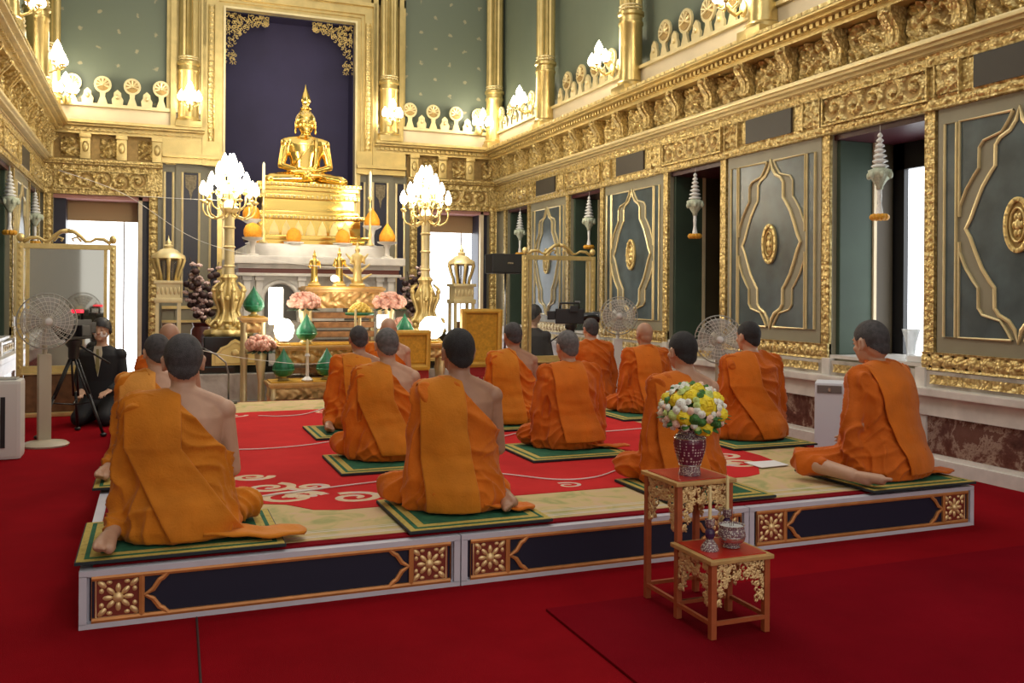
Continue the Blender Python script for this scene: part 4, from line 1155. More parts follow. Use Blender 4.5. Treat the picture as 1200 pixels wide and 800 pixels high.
    # drop the bare right shoulder
    if bare:
        bm = bmesh.new(); bm.from_mesh(me)
        nn = Vector((1.0, -.10, .92)).normalized()
        bmesh.ops.bisect_plane(bm, geom=bm.verts[:]+bm.edges[:]+bm.faces[:], plane_co=(-.055, 0, .668), plane_no=nn, clear_outer=True)
        bm.to_mesh(me); bm.free()
    sd = seed*3.17
    me.update(); nrm = [v.normal.copy() for v in me.vertices]
    for v, n in zip(me.vertices, nrm):
        px, py, pz = v.co
        w1 = noise.noise(Vector((px*4+sd, py*4, pz*4))); w2 = noise.noise(Vector((px*9, py*9+sd, pz*9)))
        up = min(1, max(0, (pz-.16)/.12))
        # upper cloth: swags from the left shoulder down to the right hip; sleeves and skirt: radiating folds
        ph = (pz*1.0+px*.55)*52+w1*7
        f1 = ridge(ph*.5)*(.0095 if px > -.05 else .006)
        ang = math.atan2(py-.02, px+.0001)
        f2 = ridge(ang*8+pz*9+w1*5+sd)*.010
        f3 = ridge((px*.4+py)*40+w1*6+pz*30)*.007*(1-up)
        side = min(1, max(0, (abs(px)-.15)/.06))
        f4 = ridge((py*1.2+px*.3)*45+w1*5+pz*8)*.011*side*up
        w3 = noise.noise(Vector((px*17+sd, py*17, pz*17)))
        f5 = ridge(pz*38+px*26+w1*9+w2*3)*.006*(1-side)*up
        d = 2.2*(up*f1*(1-side)+f4+(1-up)*(f2*.7+f3))+f5+w2*.008+w3*.003-.007
        fl = min(1, pz/.03)
        v.co = v.co+n*(d-.003)*fl
        if v.co.z < .001: v.co.z = .001
    me.update()
    ro = link_mesh(me, 'robe', [robe], t)
    so = ro.modifiers.new('thickness', 'SOLIDIFY'); so.thickness = .006; so.offset = -1
    # ---------------- folded outer cloth (sash) over the left shoulder
    if sash:
        bv = BVHTree.FromPolygons([v.co for v in me.vertices], [p.vertices[:] for p in me.polygons])
        if sash == 'straight': x_top, x_bot, w_top, w_bot, zend = -.118, -.085, .225, .26, .012
        elif sash == 'diag': x_top, x_bot, w_top, w_bot, zend = -.120, .10, .22, .30, .02
        elif sash == 'wide': x_top, x_bot, w_top, w_bot, zend = -.035, .045, .25, .34, .06
        elif sash == 'broad': x_top, x_bot, w_top, w_bot, zend = .02, .07, .34, .30, .04
        elif sash == 'cape': x_top, x_bot, w_top, w_bot, zend = -.11, .04, .23, .27, .05
        rows = []; nu = 12
        ths = [math.radians(a) for a in range(35, 180, 8)]
        zc = .42
        path = [('a', a) for a in ths]+[('z', z) for z in np.linspace(zc, zend, 30)]
        for i, (kind, q) in enumerate(path):
            if kind == 'a': f = 0; 
            else: f = (zc-q)/(zc-zend)
            xc = x_top+(x_bot-x_top)*f; w = w_top+(w_bot-w_top)*f
            row = []
            for k in range(nu+1):
                xx = (xc+(k/nu-.5)*w)*wd_
                if kind == 'a':
                    dr = Vector((0, -cos(PI-q)*-1, sin(q))); dr = Vector((0, cos(q), sin(q)))
                    org = Vector((xx, L_(zc), zc))+dr*1.0; h = bv.ray_cast(org, -dr)
                    if h[0] is None or (h[0]-org).length > .97: row.append(None); continue
                    p = h[0]+dr*.012
                else:
                    org = Vector((xx, -1, q)); h = bv.ray_cast(org, Vector((0, 1, 0)))
                    if h[0] is None or h[0].y > .1: row.append(None); continue
                    p = h[0]+Vector((0, -.012, 0))
                row.append(p)
            good = [p for p in row if p is not None]
            if not good: continue
            for k in range(nu+1):
                if row[k] is None:
                    j = min((j for j in range(nu+1) if row[j] is not None), key=lambda j: abs(j-k))
                    p = row[j].copy(); p.x = (xc+(k/nu-.5)*w)*wd_; p.z -= abs(k-j)*.006; p.y += abs(k-j)*.002; row[k] = p
            rows.append(row)
        for _ in range(6):
            new = [[p.copy() for p in r_] for r_ in rows]
            for i in range(len(rows)):
                for k in range(nu+1):
                    a = rows[max(i-1, 0)][k]+rows[min(i+1, len(rows)-1)][k]+rows[i][max(k-1, 0)]+rows[i][min(k+1, nu)]
                    q = a/4; new[i][k].y = q.y; new[i][k].z = (q.z+rows[i][k].z*2)/3 if 0 < i < len(rows)-1 else rows[i][k].z
            rows = new
        for i, r_ in enumerate(rows):
            for k, p in enumerate(r_):
                dd = .003*ridge((p.z+.12*p.x)*24+2*noise.noise(Vector((p.x*4, sd, p.z*4))))*(.5+noise.noise(Vector((p.x*6, sd+9, p.z*5))))+.0045*noise.noise(Vector((p.x*14+sd, 0, p.z*9)))+.003*ridge(p.x*50+p.z*14)+.004*noise.noise(Vector((p.x*3, sd, p.z*22)))
                p.y -= dd+.004
        b = MB(); n2 = nu+1
        b.add([tuple(p) for r_ in rows for p in r_], [(i*n2+k, (i+1)*n2+k, (i+1)*n2+k+1, i*n2+k+1) for i in range(len(rows)-1) for k in range(nu)])
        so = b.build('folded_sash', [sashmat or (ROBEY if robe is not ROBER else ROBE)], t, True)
        m = so.modifiers.new('t', 'SOLIDIFY'); m.thickness = .014; m.offset = 0
        m = so.modifiers.new('b', 'SUBSURF'); m.levels = 1; m.render_levels = 1
    if tail:
        x0, x1, y0, y1 = tail; b = MB(); q = []
        nx, ny = 14, 6
        for i in range(nx+1):
            for j in range(ny+1):
                u, v = i/nx, j/ny; q.append((x0+(x1-x0)*u+.02*sin(v*5), y0+(y1-y0)*v*(1-.35*u)+.02*sin(u*7), .020+.030*(1-u)**2+.004*sin(u*17+v*6)+.003*sin(v*11)))
        b.add(q, [(i*(ny+1)+j, (i+1)*(ny+1)+j, (i+1)*(ny+1)+j+1, i*(ny+1)+j+1) for i in range(nx) for j in range(ny)])
        o = b.build('cloth_tail', [robe], t, True); o.modifiers.new('t', 'SOLIDIFY').thickness = .010
    return t

monk(.13, 4.43, 'monk at front left with dark grey cropped hair, bare right shoulder and sole, orange robe', 0, 1.0, 'L', True, 'diag', SKIN, HAIRN, ROBEY, 0, .05, .05, 0, 1.10, seed=1, hs=1.10, tail=(.08, .52, -.23, .05))
monk(.02, 6.05, 'monk half hidden behind the front left monk, folded orange shoulder cloth with painted window light', 0, .93, 'L', True, 'straight', SKIN, HAIRN, ROBEY, .25, .1, .05, 0, 1., seed=2, sashmat=ROBELIT)
monk(.115, 7.5, 'brown bald-headed monk farthest in the left file, only head and shoulders visible', 0, .95, 'R', True, None, SKIND, None, ROBER, 0, .1, .05, seed=3, hairless=True)
monk(1.50, 4.52, 'monk at front centre with thick black cropped hair, bare right shoulder and straight folded sash', 0, 1.02, 'R', True, 'straight', SKIND, HAIRB, ROBE, 0, .0, .02, 0, 1., seed=4, showfoot=True, tail=(.06, .33, -.22, -.02))
monk(1.49, 6.02, 'monk with shiny whitish grey hair in the second file, right shoulder bare', 0, .96, 'R', True, 'cape', SKIN, HAIRG, ROBE, 0, .1, .08, .02, 1.05, seed=5)
monk(1.60, 7.45, 'monk with dark cropped hair whose bare sole rests on a mat, second file', 0, .92, 'L', True, 'wide', SKIND, HAIRN, ROBE, 0, .1, .10, .02, 1.05, seed=6)
monk(2.19, 8.85, 'farthest monk of the second file, bald reddish head above the white-haired monk', 0, .95, 'R', True, None, SKIN, None, ROBE, 0, .1, .05, seed=7, hairless=True)
monk(2.99, 4.68, 'monk behind the flower vase with dark hair and bare right shoulder', 0, .98, 'R', True, 'straight', SKIN, HAIRB, ROBER, 0, .05, .04, 0, 1.03, seed=8)
monk(2.86, 6.03, 'monk with silver grey cropped hair in the third file, both shoulders covered', 0, .92, 'R', False, 'wide', SKIN, HAIRG, ROBER, 0, .12, .08, .02, 1.12, seed=9, hs=1.12, tail=(.05, .42, -.22, -.05))
monk(2.93, 7.32, 'monk with balding crown and dark fringe, straight sash, third file', 0, .95, 'R', True, 'straight', SKIND, HAIRN, ROBE, 0, .1, .05, 0, 1.05, seed=10)
monk(4.28, 4.40, 'rightmost monk by the windows, both shoulders covered, bare shin showing', math.radians(14), 1.04, 'L', False, 'broad', SKIN, HAIRN, ROBER, math.radians(-10), .20, .14, .03, 1.2, shin_bare=True, seed=11, hs=1.16, tail=(.06, .42, -.20, .0))
monk(4.39, 5.92, 'monk of the right file with dark hair, in front of the second fan', 0, 1.0, 'R', False, 'diag', SKIN, HAIRB, ROBER, .1, .05, .06, .02, 1.12, seed=12)
monk(4.40, 7.58, 'bald monk of the right file between the two fans', 0, .93, 'R', False, 'wide', SKIND, None, ROBER, 0, .1, .06, .02, 1.1, seed=13, hairless=True)
monk(4.28, 8.50, 'farthest monk of the right file with short dark hair, beside the black camera', 0, .95, 'R', False, None, SKIN, HAIRN, ROBER, 0, .1, .05, .02, 1.05, seed=14)
# ================================================================== altar end
AC = 2.13
# ---- marble altar
t = thing('marble_altar', 'large white marble altar with arched niches carrying the golden throne', 'altar', (AC, 12.5, 0))
b = MB(); b.box((-1.17, -.14, 0), (1.17, 2.2, .30), .02); b.box((-1.12, -.06, .30), (1.12, 2.1, 1.0)); b.box((-1.06, .05, 1.0), (1.06, 2.0, 1.68)); b.build('altar_body', [MARBC], t)
for x in (-1.02, -.86, -.30, .22, .78, .94):
    b = MB(); b.box((x, .0, 1.0), (x+.085, .07, 1.62), .006)
    b.box((x-.015, -.02, 1.0), (x+.10, .06, 1.06), .006); b.box((x-.015, -.02, 1.56), (x+.10, .06, 1.62), .006)
    b.build('pilaster', [MARBW], t)
b = MB(); b.box((-1.09, -.02, 1.66), (1.09, 2.0, 1.72)); b.build('red_stripe', [simple('red marble stripe', (.22, .06, .04), .3)], t)
b = MB(); b.box((-1.12, -.05, 1.62), (1.12, 2.02, 1.66), .008); b.box((-1.10, -.05, 1.72), (1.10, 2.05, 1.78), .01); b.box((-1.16, -.12, 1.78), (1.16, 2.1, 1.89), .02); b.build('top_slab', [MARBW], t)
for x in (-.54, .50):
    b = MB(); pts = [(x-.24, .06, 1.02), (x-.24, .04, 1.28)]+[(x-.24*cos(a), .04, 1.30+.24*sin(a)) for a in [PI*i/14 for i in range(15)]]+[(x+.24, .04, 1.28), (x+.24, .06, 1.02)]
    b.tube(pts, .035, 8, True); b.build('arch_ring', [MARBW], t, True)
    b = MB(); b.prism([(x-.22*cos(a), 1.30+.22*sin(a)) for a in [PI*i/14 for i in range(15)]]+[(x+.22, 1.02), (x-.22, 1.02)], (0, .045, 0), (1, 0, 0), (0, 0, 1), (0, -.01, 0)); b.build('dark_niche', [simple('grey niche', (.10, .09, .08), .4)], t)
t = thing('marble_step', 'white marble step on top of the altar, under the golden throne', 'altar step', (AC, 12.5, 0))
b = MB(); b.box((-.98, .12, 1.89), (.98, 1.9, 2.04), .012); b.box((-.92, .2, 2.04), (.92, 1.8, 2.07)); 
b.build('step_body', [MARBW], t, 40)
# ---- golden throne
t = thing('golden_throne', 'stepped golden throne base under the seated golden statue', 'pedestal', (AC, 13.9, 2.07))
tiers = [(0, .10, .80), (.10, .16, .86), (.16, .40, .74), (.40, .46, .80), (.46, .52, .72), (.52, .70, .66), (.70, .76, .73), (.76, .82, .68), (.82, .88, .72), (.88, .935, .76)]
b = MB()
for z0, z1, w in tiers: b.mat(0).box((-w, -w*.62, z0), (w, w*.62, z1), .012)
b.mat(1)
for zz, w, n in ((.43, .80, 26), (.73, .73, 22), (.91, .76, 26)):
    for i in range(n): b.sph((-w+2*w*(i+.5)/n, -w*.62-.005, zz), (.018, .012, .022), 6, 4)
b.build('tiered_base', [GOLDS, GOLD], t, 40)
for i in range(7): 
    a = -.52+i*.173; b = MB(); b.prism([(a-.07, .17), (a+.07, .17), (a+.05, .28), (a, .38), (a-.05, .28)], (0, -.459, 0), (1, 0, 0), (0, 0, 1), (0, -.02, 0)); b.build('lotus_petal', [GOLD], t, 40)
# ---- the seated golden statue
t = thing('golden_buddha_statue', 'seated golden meditating statue with flame finial in the dark niche', 'statue', (AC-.01, 13.9, 3.005))
b = MB()
loft(b, [(.02, 0, .0, .30, .20), (.12, 0, 0, .27, .19), (.25, 0, .02, .22, .15), (.38, 0, .01, .225, .15), (.50, 0, 0, .265, .155), (.62, 0, 0, .29, .145), (.69, 0, 0, .25, .12), (.735, 0, 0, .12, .085), (.78, 0, 0, .085, .08)], 36, 2.2)
for s in (-1, 1):
    cap(b, (s*.15, .02, .12), .13, (s*.50, -.10, .085), .085, 20); cap(b, (s*.50, -.10, .085), .082, (-s*.05, -.30, .09+.05*(s > 0)), .06, 18)
    b.sph((s*.545, -.09, .075), (.085, .10, .07), 16, 10)
    cap(b, (s*.285, 0, .64), .082, (s*.355, -.02, .30), .058, 18); cap(b, (s*.355, -.02, .30), .056, (s*.08, -.26, .19), .040, 16)
    b.sph((s*.285, 0, .64), (.085, .09, .085), 16, 12); cap(b, (0, 0, .70), .085, (s*.24, 0, .665), .075, 18)
    b.sph((s*.145, .0, .90), (.018, .03, .10), 10, 10); b.sph((s*.15, 0, .82), (.020, .022, .035), 8, 8)
    foot(b, (-s*.0, -.33, .12+.05*(s > 0)), (-s*1, .05, 0), (0, .3, 1), 1.2)
hand(b, (-.06, -.29, .20), (1, -.05, 0), (0, -1, .15), 1.45, .08, -1); hand(b, (.06, -.28, .235), (-1, -.05, 0), (0, -1, .15), 1.45, .08, 1)
cap(b, (0, 0, .70), .078, (0, .0, .85), .075, 18)
b.sph((0, .0, .985), (.140, .155, .150), 28, 20); b.sph((0, -.04, .90), (.115, .115, .125), 24, 16)
b.sph((0, -.145, .80), (.045, .035, .035), 12, 8)
cap(b, (0, -.155, .965), .016, (0, -.185, .895), .024, 12)
for s in (-1, 1):
    b.sph((s*.055, -.148, .955), (.036, .015, .016), 10, 8); cap(b, (s*.02, -.157, .985), .008, (s*.095, -.125, .99), .007, 8)
cap(b, (-.035, -.152, .853), .011, (.035, -.152, .853), .011, 10); cap(b, (-.025, -.150, .835), .011, (.025, -.150, .835), .011, 10)
b.sph((0, .02, 1.11), (.095, .10, .07), 20, 12)
me = fuse(b, .011, 3); link_mesh(me, 'body', [GOLDS], t)
b = MB(); b.lathe([(.068, 1.165), (.085, 1.18), (.060, 1.20), (.045, 1.24), (.062, 1.27), (.070, 1.31), (.055, 1.37), (.030, 1.44), (.012, 1.50), (0, 1.56)], (0, .02, 0), 20, lobes=5, amp=.12)
b.build('flame_finial', [GOLDS], t, True)
b = MB()   # shoulder cloth edge
pts = [(.10, -.12, .70), (.02, -.155, .55), (-.10, -.155, .42), (-.20, -.10, .30)]
b.tube(pts, .010, 6); b.tube([(.14, -.11, .72), (.15, -.16, .5), (.13, -.17, .3), (.10, -.20, .2)], [.03, .035, .035, .03], 8, True, .3)
b.build('shoulder_cloth', [GOLDS], t, True)
b = MB()
rnd = random.Random(2)
for i in range(110):
    z = .05+.9*i/110; a = i*2.399; rr = math.sqrt(max(0, 1-z*z)); y = rr*sin(a)*.150
    if y < -.085 and z < .55: continue
    b.sph((rr*cos(a)*.143, y+.005, .985+z*.152), .012, 6, 4)
b.build('hair_curls', [GOLD], t, True)

# ---- lamp plinths with gold plaque, candelabra
def candelabrum(x, y, lab, plab, slab):
    t = thing('lamp_plinth', plab, 'plinth', (x+.09, y, 0))
    b = MB(); b.box((-.60, -.50, 0), (.58, .36, .10), .01); b.box((-.56, -.46, .10), (.52, .34, .42), .01); b.build('marble_base', [MARBC], t)
    b = MB(); b.box((-.40, -.30, .42), (.36, .34, .86), .015); b.box((-.46, -.36, .42), (.42, .4, .50), .01); b.build('black_block', [BLACKG], t)
    b = MB(); out = [(-.27, 0), (.27, 0), (.27, .16), (.21, .18), (.17, .25), (.09, .29), (.05, .34), (0, .37), (-.05, .34), (-.09, .29), (-.17, .25), (-.21, .18), (-.27, .16)]
    b.prism([(p, q*.86) for p, q in out], (-.04, -.331, .515), (1, 0, 0), (0, 0, 1), (0, -.03, 0)); b.build('gold_plaque', [simple('bright gold plaque', (1., .78, .30), .35, .15)], t)
    b = MB(); b.band([(p*.86-.04, q*.70+.54) for p, q in out], .016, (0, -.361, 0), (1, 0, 0), (0, 0, 1), (0, -.01, 0), True); b.sph((-.04, -.365, .66), (.05, .01, .05), 10, 6); b.build('plaque_relief', [GOLD], t, 40)
    t = thing('candelabrum', lab, 'candelabrum', (x, y, .86))
    b = MB(); b.lathe([(.26, 0), (.28, .03), (.26, .07), (.18, .09), (.16, .14), (.19, .18), (.15, .22), (.09, .30), (.11, .36), (.135, .44), (.13, .54), (.09, .62), (.075, .68), (.10, .72), (.07, .76)], seg=40, lobes=8, amp=.10)
    b.build('base', [GOLD], t, 50)
    for k in range(8):
        a = PI*k/4+.2; b = MB(); pts = [(q*cos(a), q*sin(a), z) for q, z in ((.12, .66), (.19, .60), (.18, .48), (.14, .38), (.12, .30), (.16, .20), (.23, .13), (.27, .16), (.25, .21))]
        b.tube(pts, [.010, .018, .026, .022, .018, .020, .022, .018, .010], 7); b.sph((.19*cos(a), .19*sin(a), .56), .030, 8, 6); b.sph((.14*cos(a+.39), .14*sin(a+.39), .46), .034, 8, 6); b.sph((.20*cos(a+.39), .20*sin(a+.39), .12), .030, 8, 6); b.build('scroll_foot', [GOLD], t, True)
    b = MB(); b.lathe([(.065, .76), (.060, .80), (.058, 1.50)], seg=24, lobes=12, amp=.03)
    for z in (.86, 1.10, 1.34): b.lathe([(.058, z-.02), (.078, z), (.058, z+.02)], seg=20)
    b.lathe([(.058, 1.50), (.10, 1.54), (.12, 1.58), (.07, 1.62), (.05, 1.70), (.07, 1.76), (.03, 1.82), (.025, 2.02), (.04, 2.05), (.02, 2.08)], seg=20)
    b.build('stem', [GOLDP], t, 50)
    n = 0
    for tier, (cnt, R_, z0, z1) in enumerate(((10, .315, 1.55, 1.68), (7, .215, 1.66, 1.80), (5, .13, 1.80, 1.92), (3, .06, 1.88, 2.03))):
        for k in range(cnt):
            a = 2*PI*k/cnt+tier*.4; dx, dy = cos(a), sin(a); b = MB()
            pts = [(dx*q*R_, dy*q*R_, z0+dz) for q, dz in ((.1, 0), (.35, -.07), (.65, -.10), (.9, -.06), (1.0, 0), (1.0, z1-z0-.03))]
            b.tube(pts, [.012, .012, .011, .010, .009, .009], 6); b.lathe([(.008, z1-.05), (.034, z1-.03), (.036, z1-.015), (.012, z1-.005)], (dx*R_, dy*R_, 0), 10)
            b.lathe([(.011, z1-.01), (.011, z1+.10)], (dx*R_, dy*R_, 0), 8)
            arm = b.build('branch_arm', [GOLD], t, True)
            b = MB(); b.lathe([(.014, z1+.06), (.040, z1+.09), (.046, z1+.13), (.030, z1+.18), (.010, z1+.225), (0, z1+.235)], (dx*R_, dy*R_, 0), 10); b.build('bulb', [LAMPS], arm, True)
    b = MB(); b.lathe([(.012, 2.08), (.035, 2.12), (.034, 2.16), (.014, 2.23), (0, 2.27)], (0, 0, 0), 12); b.build('bulb', [LAMPS], t, True)
candelabrum(.87, 11.76, 'tall lit golden candelabrum left of the altar', 'black stone plinth with gold plaque on a marble base, left of the altar', '')
candelabrum(3.40, 11.76, 'tall lit golden candelabrum right of the altar, before the doorway', 'black stone plinth with gold plaque right of the altar, behind the monks', '')

# ---- crowned lantern cabinets
def lantern(x, y, lab):
    t = thing('lantern_cabinet', lab, 'cabinet', (x, y, 0))
    for sx in (-1, 1):
        for sy in (-1, 1): b = MB(); b.box((sx*.13-.02, sy*.13-.02, 0), (sx*.13+.02, sy*.13+.02, 1.28)); b.build('post', [GOLDP], t)
    b = MB(); b.box((-.17, -.17, 0), (.17, .17, .12), .01); b.box((-.15, -.15, .12), (.15, .15, .2)); b.build('foot_block', [GOLD], t)
    b = MB(); b.box((-.07, -.07, .2), (.07, .07, 1.0)); b.build('dark_core', [simple('brown core', (.16, .08, .04), .5)], t)
    b = MB(); b.box((-.165, -.165, 1.26), (.165, .165, 1.32), .006); b.box((-.14, -.14, 1.32), (.14, .14, 1.50)); b.box((-.17, -.17, 1.50), (.17, .17, 1.54), .006)
    for i in range(6): b.sph((-.125+i*.05, -.14, 1.41), (.018, .012, .05), 8, 6)
    b.build('capital', [GOLDP], t, 40)
    b = MB(); b.lathe([(.09, 1.54), (.10, 1.62), (.12, 1.75), (.10, 1.82)], seg=16); b.build('smoked_glass', [glass('smoked glass', (.10, .08, .10), .55)], t, True)
    for k in range(8):
        a = PI*k/4; b = MB(); b.tube([(cos(a)*q, sin(a)*q, z) for q, z in ((.115, 1.54), (.13, 1.62), (.165, 1.72), (.185, 1.80), (.16, 1.86), (.10, 1.90))], [.022, .02, .022, .026, .02, .016], 8); b.build('crown_rib', [GOLD], t, True)
    b = MB(); b.lathe([(.15, 1.80), (.20, 1.82), (.19, 1.86), (.13, 1.90), (.10, 1.93), (.05, 1.95), (.06, 1.98), (.03, 2.0), (.035, 2.03), (.01, 2.06), (0, 2.12)], seg=24, lobes=8, amp=.04); b.build('crown_cap', [GOLDP], t, 50)
lantern(.17, 12.3, 'golden crowned lantern cabinet on posts left of the left candelabrum')
lantern(4.09, 12.3, 'golden crowned lantern cabinet standing before the bright right doorway')

# ---- gilt framed glass screens
def screen(x0, x1, y, z0, z1, lab, cab=True):
    t = thing('glass_screen', lab, 'screen', ((x0+x1)/2, y, 0)); w = (x1-x0)/2
    for s in (-1, 1):
        b = MB(); b.box((s*w-.035, -.03, 0 if not cab else .02), (s*w+.035, .03, z1-.03), .006)
        for i in range(int((z1-z0)/.07)): b.sph((s*w, -.032, z0+.03+i*.07), (.018, .012, .024), 6, 4)
        b.sph((s*w, 0, z1+.03), (.04, .04, .05), 10, 8)
        b.build('gilt_post', [GOLD], t, 40)
    b = MB(); b.box((-w, -.028, z1-.09), (w, .028, z1-.03), .006); b.box((-w, -.028, z0-.03), (w, .028, z0+.04), .006)
    for s in (-1, 1): b.box((s*(w-.075)-.018, -.02, z0), (s*(w-.075)+.018, .02, z1-.06))
    b.build('gilt_rail', [GOLD], t)
    b = MB()
    for s in (-1, 1):
        b.tube([(s*q*w, 0, z1+h) for q, h in ((.95, -.02), (.8, .03), (.62, .035), (.5, 0), (.4, .0), (.28, .06), (.14, .11), (0, .12))], [.02, .022, .018, .014, .02, .022, .024, .028], 7)
        b.tube([(s*q*w, 0, z1+h) for q, h in ((.30, .0), (.20, .05), (.10, .03), (.14, .0))], .014, 6)
    b.build('crest_scrolls', [GOLD], t, True)
    b = MB(); b.box((-w+.09, -.004, z0+.03), (w-.09, .004, z1-.08)); b.build('glass_pane', [GLASS if x0 > 2 else simple('silvered glass', (.55, .55, .50), .04, .95)], t)
    b = MB(); b.mat(0).box((-w+.05, -.10, .05), (w-.05, .12, z0-.05), .01); b.mat(1).box((-w, -.14, 0), (w, .15, .05), .01); b.mat(1).box((-w+.02, -.12, z0-.05), (w-.02, .14, z0-.03))
    b.build('wooden_base', [simple('brown carved wood', (.20, .10, .04), .5, 0, .3, 12.), GOLD], t)
screen(4.68, 5.70, 11.35, .52, 1.96, 'gilt framed glass screen standing by the right windows')
screen(-1.38, -.44, 11.35, .52, 1.96, 'gilt framed glass screen at the left, behind the cameraman and fan')

# ---- altar tables
def table(x0, x1, y0, y1, h, lab, mat=GOLD, drop=.16, body=True, group=None):
    t = thing('altar_table', lab, 'table', ((x0+x1)/2, (y0+y1)/2, 0)); w, d = (x1-x0)/2, (y1-y0)/2
    b = MB(); b.box((-w, -d, h-.05), (w, d, h-.012), .01); b.box((-w+.02, -d+.02, h-.07), (w-.02, d-.02, h-.05)); b.build('table_top', [mat], t)
    b = MB(); b.box((-w+.03, -d+.03, h-.012), (w-.03, d-.03, h)); b.build('top_cloth', [GOLDCL], t)
    for sx in (-1, 1):
        for sy in (-1, 1):
            b = MB(); b.lathe([(.035, 0), (.045, .03), (.03, .06), (.028, h*.5), (.042, h*.6), (.03, h*.65), (.032, h-.07)], (sx*(w-.06), sy*(d-.06), 0), 12); b.build('leg', [GOLDP], t, 50)
    b = MB(); L = 2*w-.16
    add_relief(b, L, drop, foliage(x0*3, 14, 30), lambda u, v, q: (-w+.08+u, -d+.045-.035*q+0*u, h-.07-drop+v), .36, .014)
    b.build('carved_apron', [mat, GOLDD], t, 40)
    if body:
        b = MB(); n = max(2, int(h/.14))
        for i in range(n):
            z = .02+i*(h-.10-drop)/n; b.box((-w+.12, -d+.10, z), (w-.12, d-.1, z+(h-.1-drop)/n*.62), .008)
        b.build('stepped_body', [simple('antique red gilt wood', (.34, .17, .07), .45, .25, .35, 16.)], t)
    return t
GW = simple('brown gilt carving', (.55, .34, .13), .4, .5, .2, 12.)
table(1.72, 2.72, 11.2, 11.8, 1.48, 'tall carved golden altar table at the foot of the marble altar', GW, .2)
table(1.32, 2.92, 10.55, 11.12, .80, 'middle carved altar table laden with bouquets and lamps', GW, .15)
table(1.15, 2.40, 9.98, 10.45, .43, 'low front altar table with two green cones on it', GW, .12)
table(.92, 1.24, 10.80, 11.15, 1.12, 'small tall side table under the leftmost green cone', GW, .12, False)
table(3.06, 3.38, 10.66, 10.98, .80, 'small side table holding the bright lamp by the right candelabrum', GW, .12, False)

# ---- green cones of folded leaf
def green_cone(x, y, z, lab, s=1.):
    t = thing('green_offering_cone', lab, 'offering cone', (x, y, z), 0, 'green leaf offering cones', s)
    b = MB(); b.lathe([(.055, 0), (.07, .008), (.03, .03), (.035, .05)], seg=20); b.build('gold_foot', [GOLD], t, 50)
    b = MB(); b.lathe([(.05, .045), (.095, .07), (.118, .12), (.112, .17), (.080, .225), (.045, .275), (.020, .315), (.006, .345), (0, .36)], seg=40, lobes=10, amp=.025); b.build('leaf_cone', [GREENL], t, True)
    b = MB(); 
    b.lathe([(.119, .112), (.123, .12), (.119, .128)], seg=30); b.build('bead_ring', [simple('green beads', (.02, .22, .10), .3)], t, True)
green_cone(1.09, 10.97, 1.12, 'green leaf cone at the far left, on its own tall side table')
green_cone(1.66, 10.69, .80, 'green leaf cone on the middle table above the front pair')
green_cone(1.335, 10.2, .43, 'left of the two green leaf cones on the low front table')
green_cone(1.81, 10.2, .43, 'right of the two green leaf cones on the low front table')
green_cone(2.83, 10.68, .80, 'green leaf cone at the right, beside the bright lamp')

# ---- pink bouquets
def pink(x, y, z, hz, r, lab, seed, mat=PINKF, leaf=True):
    t = thing('pink_bouquet', lab, 'bouquet', (x, y, z), 0, 'pink blossom bouquets on the altar tables')
    b = MB(); b.lathe([(.05, 0), (.055, .01), (.02, .04), (.025, hz*.45), (.05, hz*.7), (.07, hz*.98), (.06, hz), (0, hz*.98)], seg=18); b.build('gold_vase', [GOLDP], t, 50)
    rnd = random.Random(seed); b = MB()
    for i in range(95):
        q = rnd.uniform(-.5, 1); a = rnd.random()*6.283; e = math.sqrt(1-q*q)
        b.sph((e*cos(a)*r, e*sin(a)*r*.8, hz+.06+q*r*.62), rnd.uniform(.024, .036), 7, 5)
    b.sph((0, 0, hz+.06), (r*.92, r*.75, r*.5), 14, 8)
    b.build('blossoms', [mat], t, True)
    b = MB()
    for i in range(14):
        a = i*.45; d = Vector((cos(a), sin(a), -.3)); R = d.to_track_quat('X', 'Z').to_matrix(); b.sph((cos(a)*r*.85, sin(a)*r*.7, hz-.02), (.06, .022, .006), 7, 4, R)
    b.build('leaves', [simple('dark leaf', (.02, .06, .03), .5)], t, True)
pink(1.66, 10.92, .80, .42, .175, 'pink blossom bouquet in a gold vase left of the altar centre', 1)
pink(2.70, 10.92, .80, .42, .185, 'pink blossom bouquet in a gold vase right of the altar centre', 2)
pink(1.14, 10.66, .0, .74, .15, 'low pink bouquet on a tall floor vase below the cylindrical lamp', 3)
pink(2.99, 11.40, .42, .52, .105, 'pale pink bouquet behind the bright lamp on the right', 4)

# ---- lit lamps
def lamp(x, y, z, r, h, lab, e, shape='cyl', foot=.12):
    t = thing('table_lamp', lab, 'lamp', (x, y, z))
    b = MB(); b.lathe([(r*.6, 0), (r*.65, .01), (r*.2, .03), (r*.2, foot*.8), (r*.5, foot)], seg=18); b.build('gold_foot', [GOLD], t, 50)
    b = MB()
    if shape == 'cyl': b.lathe([(r*.9, foot), (r, foot+.02), (r, foot+h-.02), (r*.9, foot+h), (0, foot+h)], seg=24)
    else: b.lathe([(r*.4, foot), (r*.8, foot+h*.15), (r, foot+h*.45), (r*.9, foot+h*.7), (r*.5, foot+h*.95), (0, foot+h)], seg=24, lobes=9, amp=.08)
    b.build('lit_shade', [LAMPM], t, True)
lamp(1.345, 11.0, .80, .085, .44, 'glowing white cylindrical lamp on the middle table, left', 10, 'cyl', .22)
lamp(1.40, 10.68, .80, .11, .26, 'bright flower shaped lamp beside the low pink blossoms', 10, 'bud', .04)
lamp(3.21, 10.81, .80, .15, .28, 'brightest round lamp between the front monk and the right candelabrum', 10, 'bud', .04)
